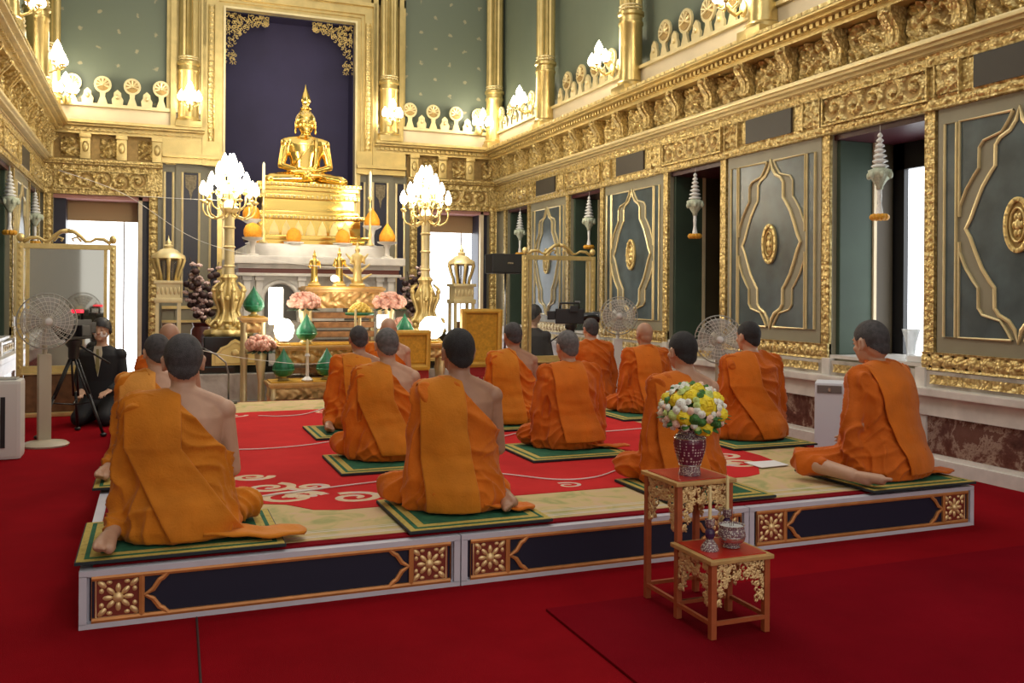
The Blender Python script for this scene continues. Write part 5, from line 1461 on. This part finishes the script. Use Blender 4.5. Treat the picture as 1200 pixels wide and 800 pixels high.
lamp(2.57, 10.72, .80, .07, .16, 'small white glowing lamp under the right pink bouquet', 6, 'cyl', .18)
lamp(2.10, 11.35, 1.48, .045, .08, 'tiny glowing lamp at the feet of the golden figures', 6, 'bud', .06)

# ---- golden figures on the high table
def figure(x, y, z, h, lab, spread=False):
    t = thing('golden_figure', lab, 'figurine', (x, y, z)); s = h/.5
    b = MB(); b.lathe([(.08*s, 0), (.09*s, .02*s), (.06*s, .04*s), (.07*s, .06*s)], seg=18); b.build('lotus_foot', [GOLD], t, 50)
    b = MB(); loft(b, [(.055*s, 0, 0, .05*s, .035*s), (.15*s, 0, 0, .045*s, .035*s), (.25*s, 0, 0, .04*s, .03*s), (.33*s, 0, 0, .055*s, .033*s), (.36*s, 0, 0, .04*s, .025*s), (.38*s, 0, 0, .016*s, .016*s)], 20)
    for q in (-1, 1): cap(b, (q*.05*s, 0, .34*s), .016*s, (q*.075*s, -.01, .26*s), .013*s, 10); cap(b, (q*.075*s, -.01, .26*s), .013*s, (q*.06*s, -.06*s, .25*s if q < 0 else .33*s), .011*s, 10)
    b.sph((0, -.002, .405*s), (.028*s, .030*s, .034*s), 14, 10); cap(b, (0, 0, .43*s), .022*s, (0, 0, .50*s), .004*s, 10)
    if spread:
        for q in (-1, 1):
            for k in range(3): cap(b, (q*.05*s, .02, (.08+.10*k)*s), .02*s, (q*(.16-.02*k)*s, .02, (.14+.11*k)*s), .010*s, 8)
    me = fuse(b, .006*s, 2); link_mesh(me, 'body', [GOLDS if not spread else GOLD], t)
figure(1.86, 11.4, 1.48, .46, 'standing golden figure on the high altar table, left one')
figure(2.18, 11.45, 1.48, .50, 'standing golden figure between its two neighbours on the high table')
figure(2.42, 11.5, 1.48, .58, 'largest golden figure with spreading ornaments on the high table', True)
t = thing('footed_tray', 'green rimmed footed tray of yellow garlands before the altar', 'tray', (2.30, 10.78, .80))
b = MB(); b.lathe([(.07, 0), (.08, .01), (.02, .04), (.02, .30), (.10, .33)], seg=20); b.build('tray_foot', [GOLDP], t, 50)
b = MB(); b.lathe([(.10, .33), (.17, .335), (.175, .36), (.16, .365), (.10, .35)], seg=24); b.build('green_rim', [GREENL], t, True)
b = MB(); rnd = random.Random(9)
for i in range(60): a = i*2.4; q = .13*math.sqrt(i/60); b.sph((q*cos(a), q*sin(a), .37+.10*(1-i/60)), .026, 6, 5)
b.build('yellow_garlands', [simple('yellow garland', (.75, .50, .08), .6, 0, .2, 50.)], t, True)

# ---- marigold cones on white tazze
def mari(x, y, z0, z, lab, shape, r=.115):
    t = thing('marigold_cone', lab, 'offering cone', (x, y, z0), 0, 'orange marigold cones on white stands')
    h = z-z0
    b = MB(); b.lathe([(.08, 0), (.085, .015), (.035, .03), (.03, h*.55), (.05, h*.8), (.13, h-.02), (.14, h), (.10, h)], seg=22); b.build('white_stand', [MARBW], t, 50)
    b = MB()
    if shape == 'cone': b.lathe([(r*.9, h), (r, h+.03), (r*.95, h+.09), (r*.65, h+.16), (r*.3, h+.22), (0, h+.27)], seg=30, lobes=12, amp=.03)
    else: b.lathe([(r*.85, h), (r, h+.04), (r, h+.10), (r*.75, h+.16), (r*.3, h+.19), (0, h+.20)], seg=30, lobes=12, amp=.03)
    b.build('flower_mound', [ORANGEF], t, True)
mari(1.22, 12.49, 1.89, 2.13, 'orange marigold mound at the left corner of the marble altar', 'mound')
mari(1.80, 12.78, 2.07, 2.10, 'orange marigold mound before the throne, left of centre', 'mound', .10)
mari(2.48, 12.78, 2.07, 2.10, 'orange marigold mound before the throne, right of centre', 'mound', .10)
mari(3.05, 12.49, 1.89, 2.12, 'lower orange marigold mound at the right corner of the altar', 'cone')
mari(2.96, 13.05, 2.07, 2.38, 'higher orange marigold cone at the right corner, behind the lower one', 'cone')
mari(1.26, 13.1, 2.07, 2.42, 'orange marigold mound half hidden behind the left candelabrum', 'mound')
# ---- tall candlesticks on the altar
def tall(x, y, z, h, lab):
    t = thing('tall_candlestick', lab, 'candlestick', (x, y, z)); 
    b = MB(); b.lathe([(.055, 0), (.06, .015), (.03, .05), (.018, .10), (.03, .16), (.014, .22), (.012, h*.45), (.026, h*.48), (.012, h*.52), (.012, h*.60), (.035, h*.63), (.034, h*.65), (.012, h*.66)], seg=18); b.build('gold_shaft', [GOLD], t, 50)
    b = MB(); b.lathe([(.020, h*.655), (.020, h-.03), (.004, h)], seg=12); b.build('candle', [simple('cream candle', (.85, .78, .55), .5)], t, 50)
tall(1.385, 12.74, 2.07, 1.11, 'tall golden candlestick with cream candle left of the throne')
tall(2.86, 12.74, 2.07, 1.07, 'tall golden candlestick with cream candle right of the throne')
for x, y, lab in ((1.15, 9.97+.3, ''), ):
    pass
def floor_stick(x, y, h, lab, z=0):
    t = thing('white_candle_stand', lab, 'candle stand', (x, y, z)); b = MB(); b.lathe([(.06, 0), (.065, .015), (.02, .05), (.016, h*.55), (.03, h*.6), (.016, h*.66)], seg=14); b.build('stand_shaft', [MARBW], t, 50)
    b = MB(); b.lathe([(.014, h*.66), (.014, h-.02), (.003, h)], seg=10); b.build('candle', [CANDLE], t, 50)
floor_stick(1.575, 10.08, .46, 'thin pale candle stand rising between the two front green cones', .43)
floor_stick(2.19, 10.49, 1.22, 'thin pale candle stand left of the dark-haired monk with the bare sole')

# ---- flowering branches either side of the altar
def branches(x, y, lab, seed):
    t = thing('flower_arrangement', lab, 'flower arrangement', (x, y, 0)); rnd = random.Random(seed)
    b = MB(); b.lathe([(.13, 0), (.16, .05), (.15, .9), (.12, .95), (.14, 1.0), (.10, 1.0), (0, .96)], seg=20); b.build('dark_pot', [simple('dark red pot', (.10, .02, .02), .3)], t, 50)
    st = MB(); lf = MB(); fl = MB()
    for i in range(13):
        a = rnd.random()*6.28; q = rnd.uniform(.08, .2); h = rnd.uniform(.4, .95)
        pts = [(0, 0, .95), (q*.5*cos(a), q*.5*sin(a), .95+h*.5), (q*1.1*cos(a), q*1.1*sin(a), .95+h)]
        st.tube(pts, .006, 5)
        for k in range(7):
            f = .25+k*.11; p = (q*f*1.1*cos(a)+rnd.uniform(-.05, .05), q*f*1.1*sin(a)+rnd.uniform(-.05, .05), .95+h*f)
            if k % 2: lf.sph(p, (.055, .035, .045), 7, 5)
            else:
                for m_ in range(4): fl.sph((p[0]+.022*cos(m_*1.6), p[1]+.022*sin(m_*1.6), p[2]+rnd.uniform(-.01, .01)), .022, 6, 4)
    st.build('stems', [simple('dark stem', (.06, .03, .02), .6)], t); lf.build('dark_leaves', [simple('maroon leaf', (.05, .022, .024), .5, 0, .4, 20.)], t, True); fl.build('blossoms', [simple('rosy white blossom', (.72, .52, .50), .6, 0, .2, 40.)], t, True)
branches(.60, 12.45, 'dark branches with rosy white blossoms left of the marble altar', 1)
branches(3.50, 12.62, 'dark branches with rosy white blossoms right of the marble altar', 2)

# ---- golden brocade chairs
def chair(x, y, rz, lab, h=1.22, w=.50):
    t = thing('brocade_chair', lab, 'chair', (x, y, 0), rz)
    b = MB(); b.box((-w/2+.04, -.02, .60), (w/2-.04, .05, h-.06), .015); b.build('back_cushion', [GOLDCL], t)
    b = MB(); b.band([(-w/2+.03, .56), (w/2-.03, .56), (w/2-.02, h-.03), (-w/2+.02, h-.03)], .07, (0, -.02, 0), (1, 0, 0), (0, 0, 1), (0, -.04, 0), True); b.box((-w/2, -.02, .52), (w/2, .05, .60)); b.box((-w/2, -.015, .6), (-w/2+.05, .045, h)); b.box((w/2-.05, -.015, .6), (w/2, .045, h)); b.box((-w/2, -.015, h-.06), (w/2, .045, h), .01)
    b.build('back_frame', [simple('golden yellow frame', (.66, .38, .06), .4, .3, .1, 20.)], t)
    b = MB(); b.box((-w/2, -.0, .40), (w/2, .50, .52), .02); b.build('seat', [simple('red seat cloth', (.40, .02, .02), .7)], t)
    for sx in (-1, 1):
        b = MB(); b.tube([(sx*(w/2-.02), 0, .74), (sx*(w/2+.01), .2, .76), (sx*(w/2), .42, .74), (sx*(w/2), .46, .50)], .022, 8); b.build('armrest', [GOLD], t, True)
        for sy in (.03, .46): b = MB(); b.tube([(sx*(w/2-.03), sy, .42), (sx*(w/2-.02), sy, .2), (sx*(w/2-.03), sy, 0)], [.028, .020, .026], 8); b.build('leg', [GOLD], t, True)
chair(3.66, 10.25, 0, 'high golden brocade chair back near the right doorway')
chair(2.74, 10.02, 0, 'low golden brocade chair behind the white-haired monk', .98, .42)

# ---- rug pieces at the altar foot, gooseneck microphone
b = MB(); b.box((.62, 9.96, .001), (1.12, 10.48, .012)); b.build('small_red_rug', [RUGRED], None, False, label='small scarlet rug on the floor left of the low altar table', category='rug')
b = MB(); b.box((.34, 9.96, .001), (.60, 11.1, .012)); b.build('beige_rug', [RUGBEI], None, False, label='beige rug strip on the floor beside the small scarlet rug', category='rug')
t = thing('microphone_stand', 'thin gooseneck microphone stand right of the front left monk', 'microphone', (.72, 9.72, RZ+.012))
b = MB(); b.lathe([(.09, 0), (.09, .012), (.02, .02)], seg=20); b.build('base', [BLACK], t, 50)
b = MB(); b.tube([(0, 0, .01), (0, 0, .30), (-.03, 0, .42), (-.12, 0, .50), (-.24, .0, .56)], .009, 8); b.build('gooseneck', [simple('grey metal', (.25, .25, .25), .3, .8)], t, True)
b = MB(); cap(b, (-.24, 0, .56), .014, (-.30, 0, .585), .012, 10); b.build('microphone_head', [BLACK], t, True)
# ================================================================== hanging garlands, sconces, fans, cameras, side objects
def garland(x, y, lab):
    t = thing('hanging_garland', lab, 'garland', (x, y, 2.08), 0, 'hanging jasmine garlands in the window openings')
    b = MB(); b.tube([(0, 0, .76), (0, 0, .83)], .003, 4); b.build('thread', [STRING], t)
    b = MB()
    for k in range(7):
        z = .74-k*.045; r = .020+k*.0075
        b.lathe([(r*.4, z+.02), (r, z), (r*1.05, z-.012), (r*.45, z-.024)], seg=14, lobes=7, amp=.12)
    b.build('jasmine_tier', [JASW], t, True)
    b = MB(); b.lathe([(.045, .45), (.095, .43), (.088, .39), (.060, .34), (.030, .29), (.025, .26)], seg=20, lobes=8, amp=.15)
    for k in range(6):
        a = k*PI/3; b.sph((.092*cos(a), .092*sin(a), .385), (.022, .022, .035), 8, 6)
    b.build('pale_crown', [PALEG], t, True)
    b = MB(); b.lathe([(.018, .28), (.020, .20), (.016, .14), (.030, .05), (.045, .03)], seg=14, lobes=6, amp=.1); b.build('jasmine_tassel', [JASW], t, True)
    b = MB(); 
    for k in range(10): a = k*PI/5; b.sph((.055*cos(a), .055*sin(a), .018), (.030, .030, .030), 8, 6)
    b.lathe([(.05, .03), (.055, .015), (.045, -.002), (0, -.004)], seg=14); b.build('orange_ring', [ORANGEG], t, True)
    return t
g0 = garland(5.93, 6.21, 'jasmine garland with orange end hanging in the nearest right window opening')
dup(g0, (5.93, 9.13, 2.08), label='jasmine garland hanging in the second right window opening from the camera')
dup(g0, (5.93, 11.93, 2.08), label='jasmine garland hanging above the right post of the right gilt screen')
dup(g0, (5.93, 14.62, 2.08), label='jasmine garland in the farthest right window, above the left post of the right screen')
dup(g0, (-1.62, 12.35, 2.08), label='jasmine garland at the left picture edge in the nearer left window')
dup(g0, (-1.62, 14.85, 2.08), label='jasmine garland in the farther left window, near the back corner')

def sconce(x, y, z, ang, lab):
    t = thing('wall_sconce', lab, 'wall lamp', (x, y, z), ang, 'lit wall sconces along the cornice')   # local -y points into the room
    b = MB(); b.sph((0, .12, -.06), (.06, .03, .09), 10, 8); b.tube([(0, .12, -.08), (0, .02, -.14), (0, -.06, -.10), (0, -.08, -.02)], [.022, .018, .016, .02], 8); b.build('bracket', [GOLD], t, True)
    for k, (dx, dy, dz) in enumerate(((-.13, -.05, 0), (.13, -.05, 0), (-.07, -.15, -.02), (.07, -.15, -.02), (0, -.08, .14))):
        b = MB(); b.tube([(0, -.08, -.02), (dx*.5, -.08+(dy+.08)*.5, -.09), (dx, dy, -.06), (dx, dy, dz-.02)], .009, 6); b.lathe([(.01, dz-.03), (.035, dz-.01), (.03, dz)], (dx, dy, 0), 10)
        arm = b.build('lamp_arm', [GOLD], t, True)
        b = MB(); b.lathe([(.025, dz), (.052, dz+.03), (.058, dz+.065), (.040, dz+.11), (.012, dz+.16), (0, dz+.18)], (dx, dy, 0), 14); b.build('glass_bulb', [LAMPS], arm, True)
    return t
s0 = sconce(5.62, 7.95, 4.47, -PI/2, 'lit sconce high on the right wall at the top picture edge')
dup(s0, (5.62, 10.88, 4.50), label='lit sconce on the right wall beside the middle gold column')
dup(s0, (5.62, 13.72, 4.50), label='lit sconce on the right wall beside the farthest gold column')
dup(s0, (-1.32, 13.72, 4.50), PI/2, 'lit sconce on the left wall just before the back corner')
dup(s0, (-1.32, 11.0, 4.50), PI/2, 'lit sconce on the left wall at the top left picture edge')
dup(s0, (CXR-1.64, YB-.50, 4.42), 0, 'lit sconce on the column left of the dark blue niche')
dup(s0, (CXR+1.64, YB-.50, 4.42), 0, 'lit sconce on the column right of the dark blue niche')
dup(s0, (CXR+3.32, YB-.38, 4.42), 0, 'lit sconce in the right back corner of the cornice')
dup(s0, (CXR-3.42, YB-.38, 4.42), 0, 'lit sconce in the left back corner of the cornice')

BLADE = glass('translucent blade', (.50, .49, .46), .42, .3)
# ---- pedestal fans
def fan(x, y, zc, rz, lab, col, r=.235, tower=True):
    t = thing('pedestal_fan', lab, 'fan', (x, y, 0), rz, 'white pedestal fans')
    b = MB(); b.lathe([(.19, 0), (.195, .015), (.17, .035), (.05, .05)], seg=28); b.build('fan_base', [col], t, 50)
    b = MB()
    if tower: b.box((-.055, .03, .04), (.055, .12, zc-r-.05), .02)
    b.tube([(0, .07, .04), (0, .07, zc-.06)], .020, 12); b.build('pole', [col], t, 50)
    b = MB(); b.lathe([(.02, -.075), (.065, -.06), (.075, 0), (.06, .07), (.02, .10)], seg=20); b.T = None
    vs = [(p[0], -p[2]*-1+.09, p[1]+zc) for p in b.v]; b.v = vs; b.build('motor_housing', [col], t, True)
    g = MB()
    for q in [r*k/7 for k in range(1, 8)]:
        for sy in (-1, 1):
            yy = -.02+sy*.055*math.sqrt(max(0, 1-(q/r)**2)); 
            g.tube([(q*cos(a), yy, zc+q*sin(a)) for a in [2*PI*i/36 for i in range(37)]], .0022 if q < r else .006, 4, False)
    for k in range(30):
        a = 2*PI*k/30
        for sy in (-1, 1): g.tube([(q*cos(a+.3*q/r), -.02+sy*.055*math.sqrt(max(0, 1-(q/r)**2)), zc+q*sin(a+.3*q/r)) for q in [r*j/6 for j in range(1, 7)]], .0018, 4)
    g.build('wire_guard', [simple('guard wire', (.62, .60, .55), .4)], t)
    for k in range(4):
        a0 = k*PI/2; bl = MB(); pts = []
        for i in range(7):
            for j in range(5):
                q = .04+(r-.07)*j/4; a = a0+(i/6-.5)*(.9+.3*j/4); pts.append((q*cos(a), -.02+.035*(i/6-.5), zc+q*sin(a)))
        bl.add(pts, [(i*5+j, (i+1)*5+j, (i+1)*5+j+1, i*5+j+1) for i in range(6) for j in range(4)]); o = bl.build('blade', [BLADE], t, True); o.modifiers.new('t', 'SOLIDIFY').thickness = .004
    b = MB(); b.sph((0, -.085, zc), (.032, .012, .032), 16, 8); b.build('hub_cap', [WHITE], t, True)
CREAMP = simple('cream plastic', (.50, .44, .33), .4)
fan(-.90, 9.15, 1.125, .3, 'white pedestal fan at far left behind the black tripod', CREAMP, .25)
fan(4.96, 9.2, 1.16, -.35, 'white pedestal fan behind the bald monk of the right file', WHITE, .215)
fan(4.98, 7.25, .985, -.45, 'white pedestal fan between the vase monk and the windows', CREAMP, .225, False)

# ---- black video cameras on tripods
def video(x, y, zc, rz, lab, red=True, s=1.):
    t = thing('video_camera', lab, 'video camera', (x, y, zc), rz)
    b = MB(); b.box((-.065, -.16, -.09), (.065, .20, .10), .012); b.box((-.05, .2, -.04), (.05, .30, .07), .01); b.build('camera_body', [BLACK], t)
    b = MB(); b.T = Matrix.Rotation(PI/2, 4, 'X'); b.lathe([(.055, .14), (.058, .26), (.072, .28), (.074, .36), (.05, .36), (.04, .33), (0, .33)], seg=20); b.build('lens', [BLACKG], t, 50)
    b = MB(); b.tube([(0, -.10, .10), (0, -.10, .17), (0, .14, .17), (0, .14, .10)], .014, 8); b.build('top_handle', [BLACK], t, True)
    b = MB(); b.box((-.15, -.08, .06), (-.08, .02, .14), .008); b.tube([(-.1, -.03, .1), (-.04, -.03, .08)], .01, 6); b.build('viewfinder', [BLACK], t)
    b = MB(); b.box((.065, -.05, -.06), (.12, .10, .05), .01); b.build('battery_box', [BLACK], t)
    b = MB(); b.box((.04, -.12, .171), (.14, -.06, .20)); b.build('red_display', [emit('red digits', (1, .02, .05), 1.6) if red else simple('cable', (.2, .2, .22), .4)], t)
    t2 = thing('camera_tripod', lab.replace('video camera', 'tripod')[:0]+('black tripod under the '+('left' if red else 'right')+' video camera'), 'tripod', (x, y, 0), rz)
    b = MB(); b.lathe([(.03, zc-.30), (.05, zc-.26), (.05, zc-.17), (.075, zc-.14), (.075, zc-.095)], seg=18); b.build('fluid_head', [BLACK], t2, 50)
    b = MB(); b.tube([(.05, .02, zc-.15), (.22, .26, zc-.34)], .010, 8); b.build('pan_handle', [BLACK], t2, True)
    for k in range(3):
        a = PI/2+.45+k*2*PI/3; b = MB()
        top = Vector((.03*cos(a), .03*sin(a), zc-.28)); bot = Vector((.33*cos(a), .33*sin(a), .02)); mid = top.lerp(bot, .52)
        sd = Vector((-sin(a), cos(a), 0))*.022
        b.tube([top+sd, mid+sd], .011, 8); b.tube([top-sd, mid-sd], .011, 8); b.tube([mid-(bot-top)*.05, bot], .014, 8)
        leg = b.build('leg', [BLACK], t2, True)
        b = MB(); b.sph(bot, (.032, .032, .02), 10, 6); b.build('rubber_foot', [BLACK], leg, True)
    b = MB()
    for k in range(3): a = PI/2+.45+k*2*PI/3; b.tube([(0, 0, .30), (.2*cos(a), .2*sin(a), .33)], .008, 6)
    b.build('spreader', [BLACK], t2, True)
video(-.72, 9.72, 1.02, -.5, 'black video camera with red digits beside the masked man in the suit', True)
video(4.90, 10.35, 1.12, 1.2, 'black video camera rig in front of the right gilt glass screen', False)
b = MB()
# ---- loudspeaker
t = thing('loudspeaker', 'black box loudspeaker right of the bright right doorway', 'loudspeaker', (4.84, 12.5, 1.70))
b = MB(); b.box((-.27, -.16, 0), (.27, .16, .29), .02); b.build('cabinet', [BLACK], t)
b = MB(); b.box((-.25, -.168, .02), (.25, -.158, .27)); b.build('grille', [simple('black grille', (.02, .02, .02), .7, 0, 0, 8, .8, 300.)], t)
b = MB(); b.box((-.03, -.172, .14), (.06, -.168, .165)); b.build('maker_plate', [SILVER], t)
t = thing('speaker_stand', 'thin steel pole stand holding the black loudspeaker', 'stand', (4.84, 12.5, 0))
b = MB(); b.tube([(0, 0, .3), (0, 0, 1.70)], .018, 10); b.build('pole', [simple('steel pole', (.4, .4, .4), .3, .8)], t, True)
for k in range(3): a = .5+k*2*PI/3; b = MB(); b.tube([(0, 0, .55), (.32*cos(a), .32*sin(a), .012)], .012, 8); b.build('leg', [BLACK], t, True)

# ---- air purifier at the left edge, white cabinet by the windows
t = thing('air_purifier', 'tall white air purifier with black slot at the left picture edge', 'air purifier', (-1.19, 8.62, 0))
b = MB(); b.box((-.17, -.14, .0), (.17, .14, .655), .03); b.build('housing', [WHITE], t)
b = MB(); b.box((.02, -.146, .10), (.055, -.139, .52)); b.build('air_slot', [BLACK], t)
b = MB(); b.box((-.13, -.10, .655), (.13, .10, .668), .004); b.build('top_grille', [simple('grey grille', (.35, .34, .32), .5)], t)
t = thing('white_cabinet', 'plain white cabinet with grey control panel against the marble dado', 'cabinet', (5.52, 6.24, 0), -.75)
b = MB(); b.box((-.19, -.17, 0), (.19, .17, .66), .015); b.build('housing', [simple('cool white case', (.72, .72, .78), .4)], t)
b = MB(); b.box((-.17, -.178, .575), (.03, -.168, .64), .003); b.build('control_panel', [simple('grey control panel', (.18, .15, .14), .3)], t)
b = MB(); b.box((-.08, -.185, .59), (-.06, -.177, .62)); b.build('button', [SILVER], t)
# sill objects
t = thing('glass_vase', 'tall clear glass vase on the nearest window sill behind the rightmost monk', 'vase', (6.07, 5.98, .852))
b = MB(); b.lathe([(.04, 0), (.045, .01), (.035, .06), (.045, .15), (.075, .27), (.070, .27), (.04, .15), (.03, .06), (0, .02)], seg=24, lobes=12, amp=.04); b.build('vase_body', [glass('cut glass', (.75, .78, .78), .45, .1)], t, True)
b = MB(); b.box((5.97, 5.74, .852), (6.22, 5.93, .90), .004); b.build('paper_stack', [simple('white paper', (.8, .8, .8), .7)], None, False, label='stack of white paper lying on the nearest window sill', category='paper')
b = MB(); b.prism([(-.12, -.10), (.12, -.08), (.13, .09), (-.11, .10)], (3.86, 5.05, RZ+.0165), (1, 0, 0), (0, 1, 0), (0, 0, .004)); b.build('paper_sheet', [simple('white sheet', (.8, .8, .8), .7)], None, False, label='white paper sheet on the rug left of the rightmost monk', category='paper')
b = MB(); b.box((2.25, 6.10, RZ+.0165), (2.37, 6.24, RZ+.03), .003); b.build('booklet', [simple('blue white booklet', (.35, .42, .60), .5, 0, .5, 20.)], None, False, label='small blue and white booklet beside the silver-haired monk mat', category='booklet')

# ---- kneeling man in the black suit, facing the hall
def suit(x, y, rz, lab, mask=True, s=1.):
    t = thing('person', lab, 'person', (x, y, 0), rz, None, s)     # local +y is where he looks
    b = MB()
    loft(b, [(.28, 0, 0, .15, .11), (.40, 0, 0, .14, .105), (.55, 0, 0, .16, .11), (.68, 0, 0, .175, .11), (.75, 0, 0, .15, .09), (.80, 0, 0, .08, .06), (.83, 0, 0, .055, .055)])
    hc = Vector((0, .03, .985)); cap(b, (0, 0, .78), .055, (0, .01, .92), .052, 14); R = head_on(b, hc, 0, .05)
    for sx in (-1, 1):
        cap(b, (sx*.18, 0, .72), .055, (sx*.22, .03, .46), .040); cap(b, (sx*.22, .03, .46), .038, (sx*.14, .22, .36), .028); hand(b, (sx*.135, .24, .355), (-sx*.2, .9, -.2), (sx, .2, .1), 1., .3, sx)
        cap(b, (sx*.09, .0, .26), .085, (sx*.13, .30, .09), .06); cap(b, (sx*.13, .30, .07), .055, (sx*.11, -.08, .05), .045)
        foot(b, (sx*.11, -.10, .06), (0, -1, -.2), (0, .3, -1), 1.)
    link_mesh(fuse(b, .0062, 5), 'body', [SKIN], t); eyes(t, hc, R)
    hair_cap(t, hc, R, simple('black hair', (.012, .010, .012), .5), True, .016, -.06)
    b = MB()
    loft(b, [(.20, 0, 0, .20, .15), (.32, 0, 0, .19, .145), (.45, 0, 0, .175, .13), (.60, 0, 0, .195, .135), (.72, 0, 0, .21, .125), (.78, 0, -.01, .15, .095), (.82, 0, -.02, .08, .07)])
    for sx in (-1, 1): b.sph((sx*.18, 0, .72), (.075, .08, .07), 14, 10); cap(b, (sx*.18, 0, .71), .068, (sx*.225, .03, .46), .055); cap(b, (sx*.225, .03, .46), .053, (sx*.15, .20, .37), .040)
    me = fuse(b, .009, 5); link_mesh(me, 'suit_jacket', [BLACKC], t)
    b = MB()
    b.sph((0, .02, .2), (.17, .16, .10), 16, 10)
    for sx in (-1, 1): cap(b, (sx*.09, .02, .24), .115, (sx*.13, .31, .09), .082); cap(b, (sx*.13, .31, .082), .08, (sx*.115, -.06, .065), .062)
    link_mesh(fuse(b, .009, 4), 'trousers', [BLACKC], t)
    if mask:
        b = MB(); b.prism([(-.035, .82), (.035, .82), (.045, .75), (.0, .50), (-.045, .75)], (0, .133, 0), (1, 0, 0), (0, 0, 1), (0, .012, 0)); b.build('shirt_front', [simple('cream shirt', (.62, .58, .46), .7)], t)
        b = MB(); b.prism([(-.012, .79), (.012, .79), (.02, .60), (0, .52), (-.02, .60)], (0, .147, 0), (1, 0, 0), (0, 0, 1), (0, .006, 0)); b.build('tie', [simple('olive tie', (.30, .27, .12), .6)], t)
        b = MB(); loft(b, [(.895, 0, .048, .045, .060), (.92, 0, .055, .062, .070), (.95, 0, .052, .068, .078), (.975, 0, .045, .062, .082)], 24); 
        me = fuse(b, .006, 4); bm = bmesh.new(); bm.from_mesh(me); bmesh.ops.delete(bm, geom=[v for v in bm.verts if v.co.y < .045], context='VERTS'); bm.to_mesh(me); bm.free()
        link_mesh(me, 'face_mask', [simple('white mask', (.75, .68, .66), .8)], t)
        b = MB(); b.tube([(.085*cos(a), .02, .98+.12*sin(a)) for a in [PI*i/12 for i in range(13)]], .008, 6); 
        for sx in (-1, 1): b.sph((sx*.088, .02, .975), (.018, .03, .035), 10, 8)
        b.build('headphones', [BLACK], t, True)
    return t
suit(-.51, 10.60, PI-.25, 'kneeling person in black suit, white face mask and headphones beside the left camera')
suit(5.06, 11.95, -.9, 'person in black seen through the right glass screen, kneeling', False, 1.12)
# red cloth in the third window
b = MB(); loft(b, [(.852, 6.12, 12.2, .10, .10), (.95, 6.12, 12.2, .085, .09), (1.10, 6.10, 12.18, .05, .06), (1.22, 6.11, 12.2, .02, .02)], 16); b.build('red_cloth_bundle', [simple('bright red cloth', (.5, .02, .03), .7)], None, True, label='small red cloth bundle on the window sill right of the black camera rig', category='cloth')
# ================================================================== light
wd = bpy.data.worlds.new('world'); SC.world = wd; wd.use_nodes = True
bg = wd.node_tree.nodes['Background']; bg.inputs['Color'].default_value = (1.0, .95, .88, 1); bg.inputs['Strength'].default_value = 1.0
def point(loc, e, col=(1, .90, .72), r=.12):
    l = bpy.data.lights.new('lamp_and_fill_light', 'POINT'); l.energy = e; l.color = col; l.shadow_soft_size = r
    o = bpy.data.objects.new('lamp_and_fill_light', l); COL.objects.link(o); o.location = loc
point((.87, 11.6, 3.3), 45); point((3.4, 11.6, 3.3), 45)
point((2.15, 11.2, 5.6), 100, (1, .88, .70), .5)  # unseen overhead light added above the altar end, no fixture there
point((2.15, 6.0, 6.0), 150, (1, .90, .76), .6)  # unseen overhead fill added above the monks, no fixture there
for x, y in ((5.45, 7.95), (5.45, 10.88), (5.45, 13.72), (-1.15, 13.72), (-1.15, 11.), (.51, 15.0), (3.79, 15.0), (5.35, 15.2), (-1.15, 15.2)): point((x, y, 4.75), 9)
for x, y, z in ((1.4, 10.45, 1.35), (3.1, 10.5, 1.3), (2.15, 10.9, 1.5)): point((x, y, z), 8, (1, .88, .7), .1)
SC.view_settings.view_transform = 'Standard'; SC.view_settings.look = 'None'
SC.view_settings.exposure = 0.; SC.view_settings.gamma = 1.; SC.view_settings.use_curve_mapping = False
SC.cycles.use_denoising = True; SC.cycles.max_bounces = 6; SC.cycles.diffuse_bounces = 3; SC.cycles.glossy_bounces = 3
SC.cycles.transparent_max_bounces = 12; SC.cycles.sample_clamp_indirect = 6.
SC.cycles.caustics_reflective = False; SC.cycles.caustics_refractive = False
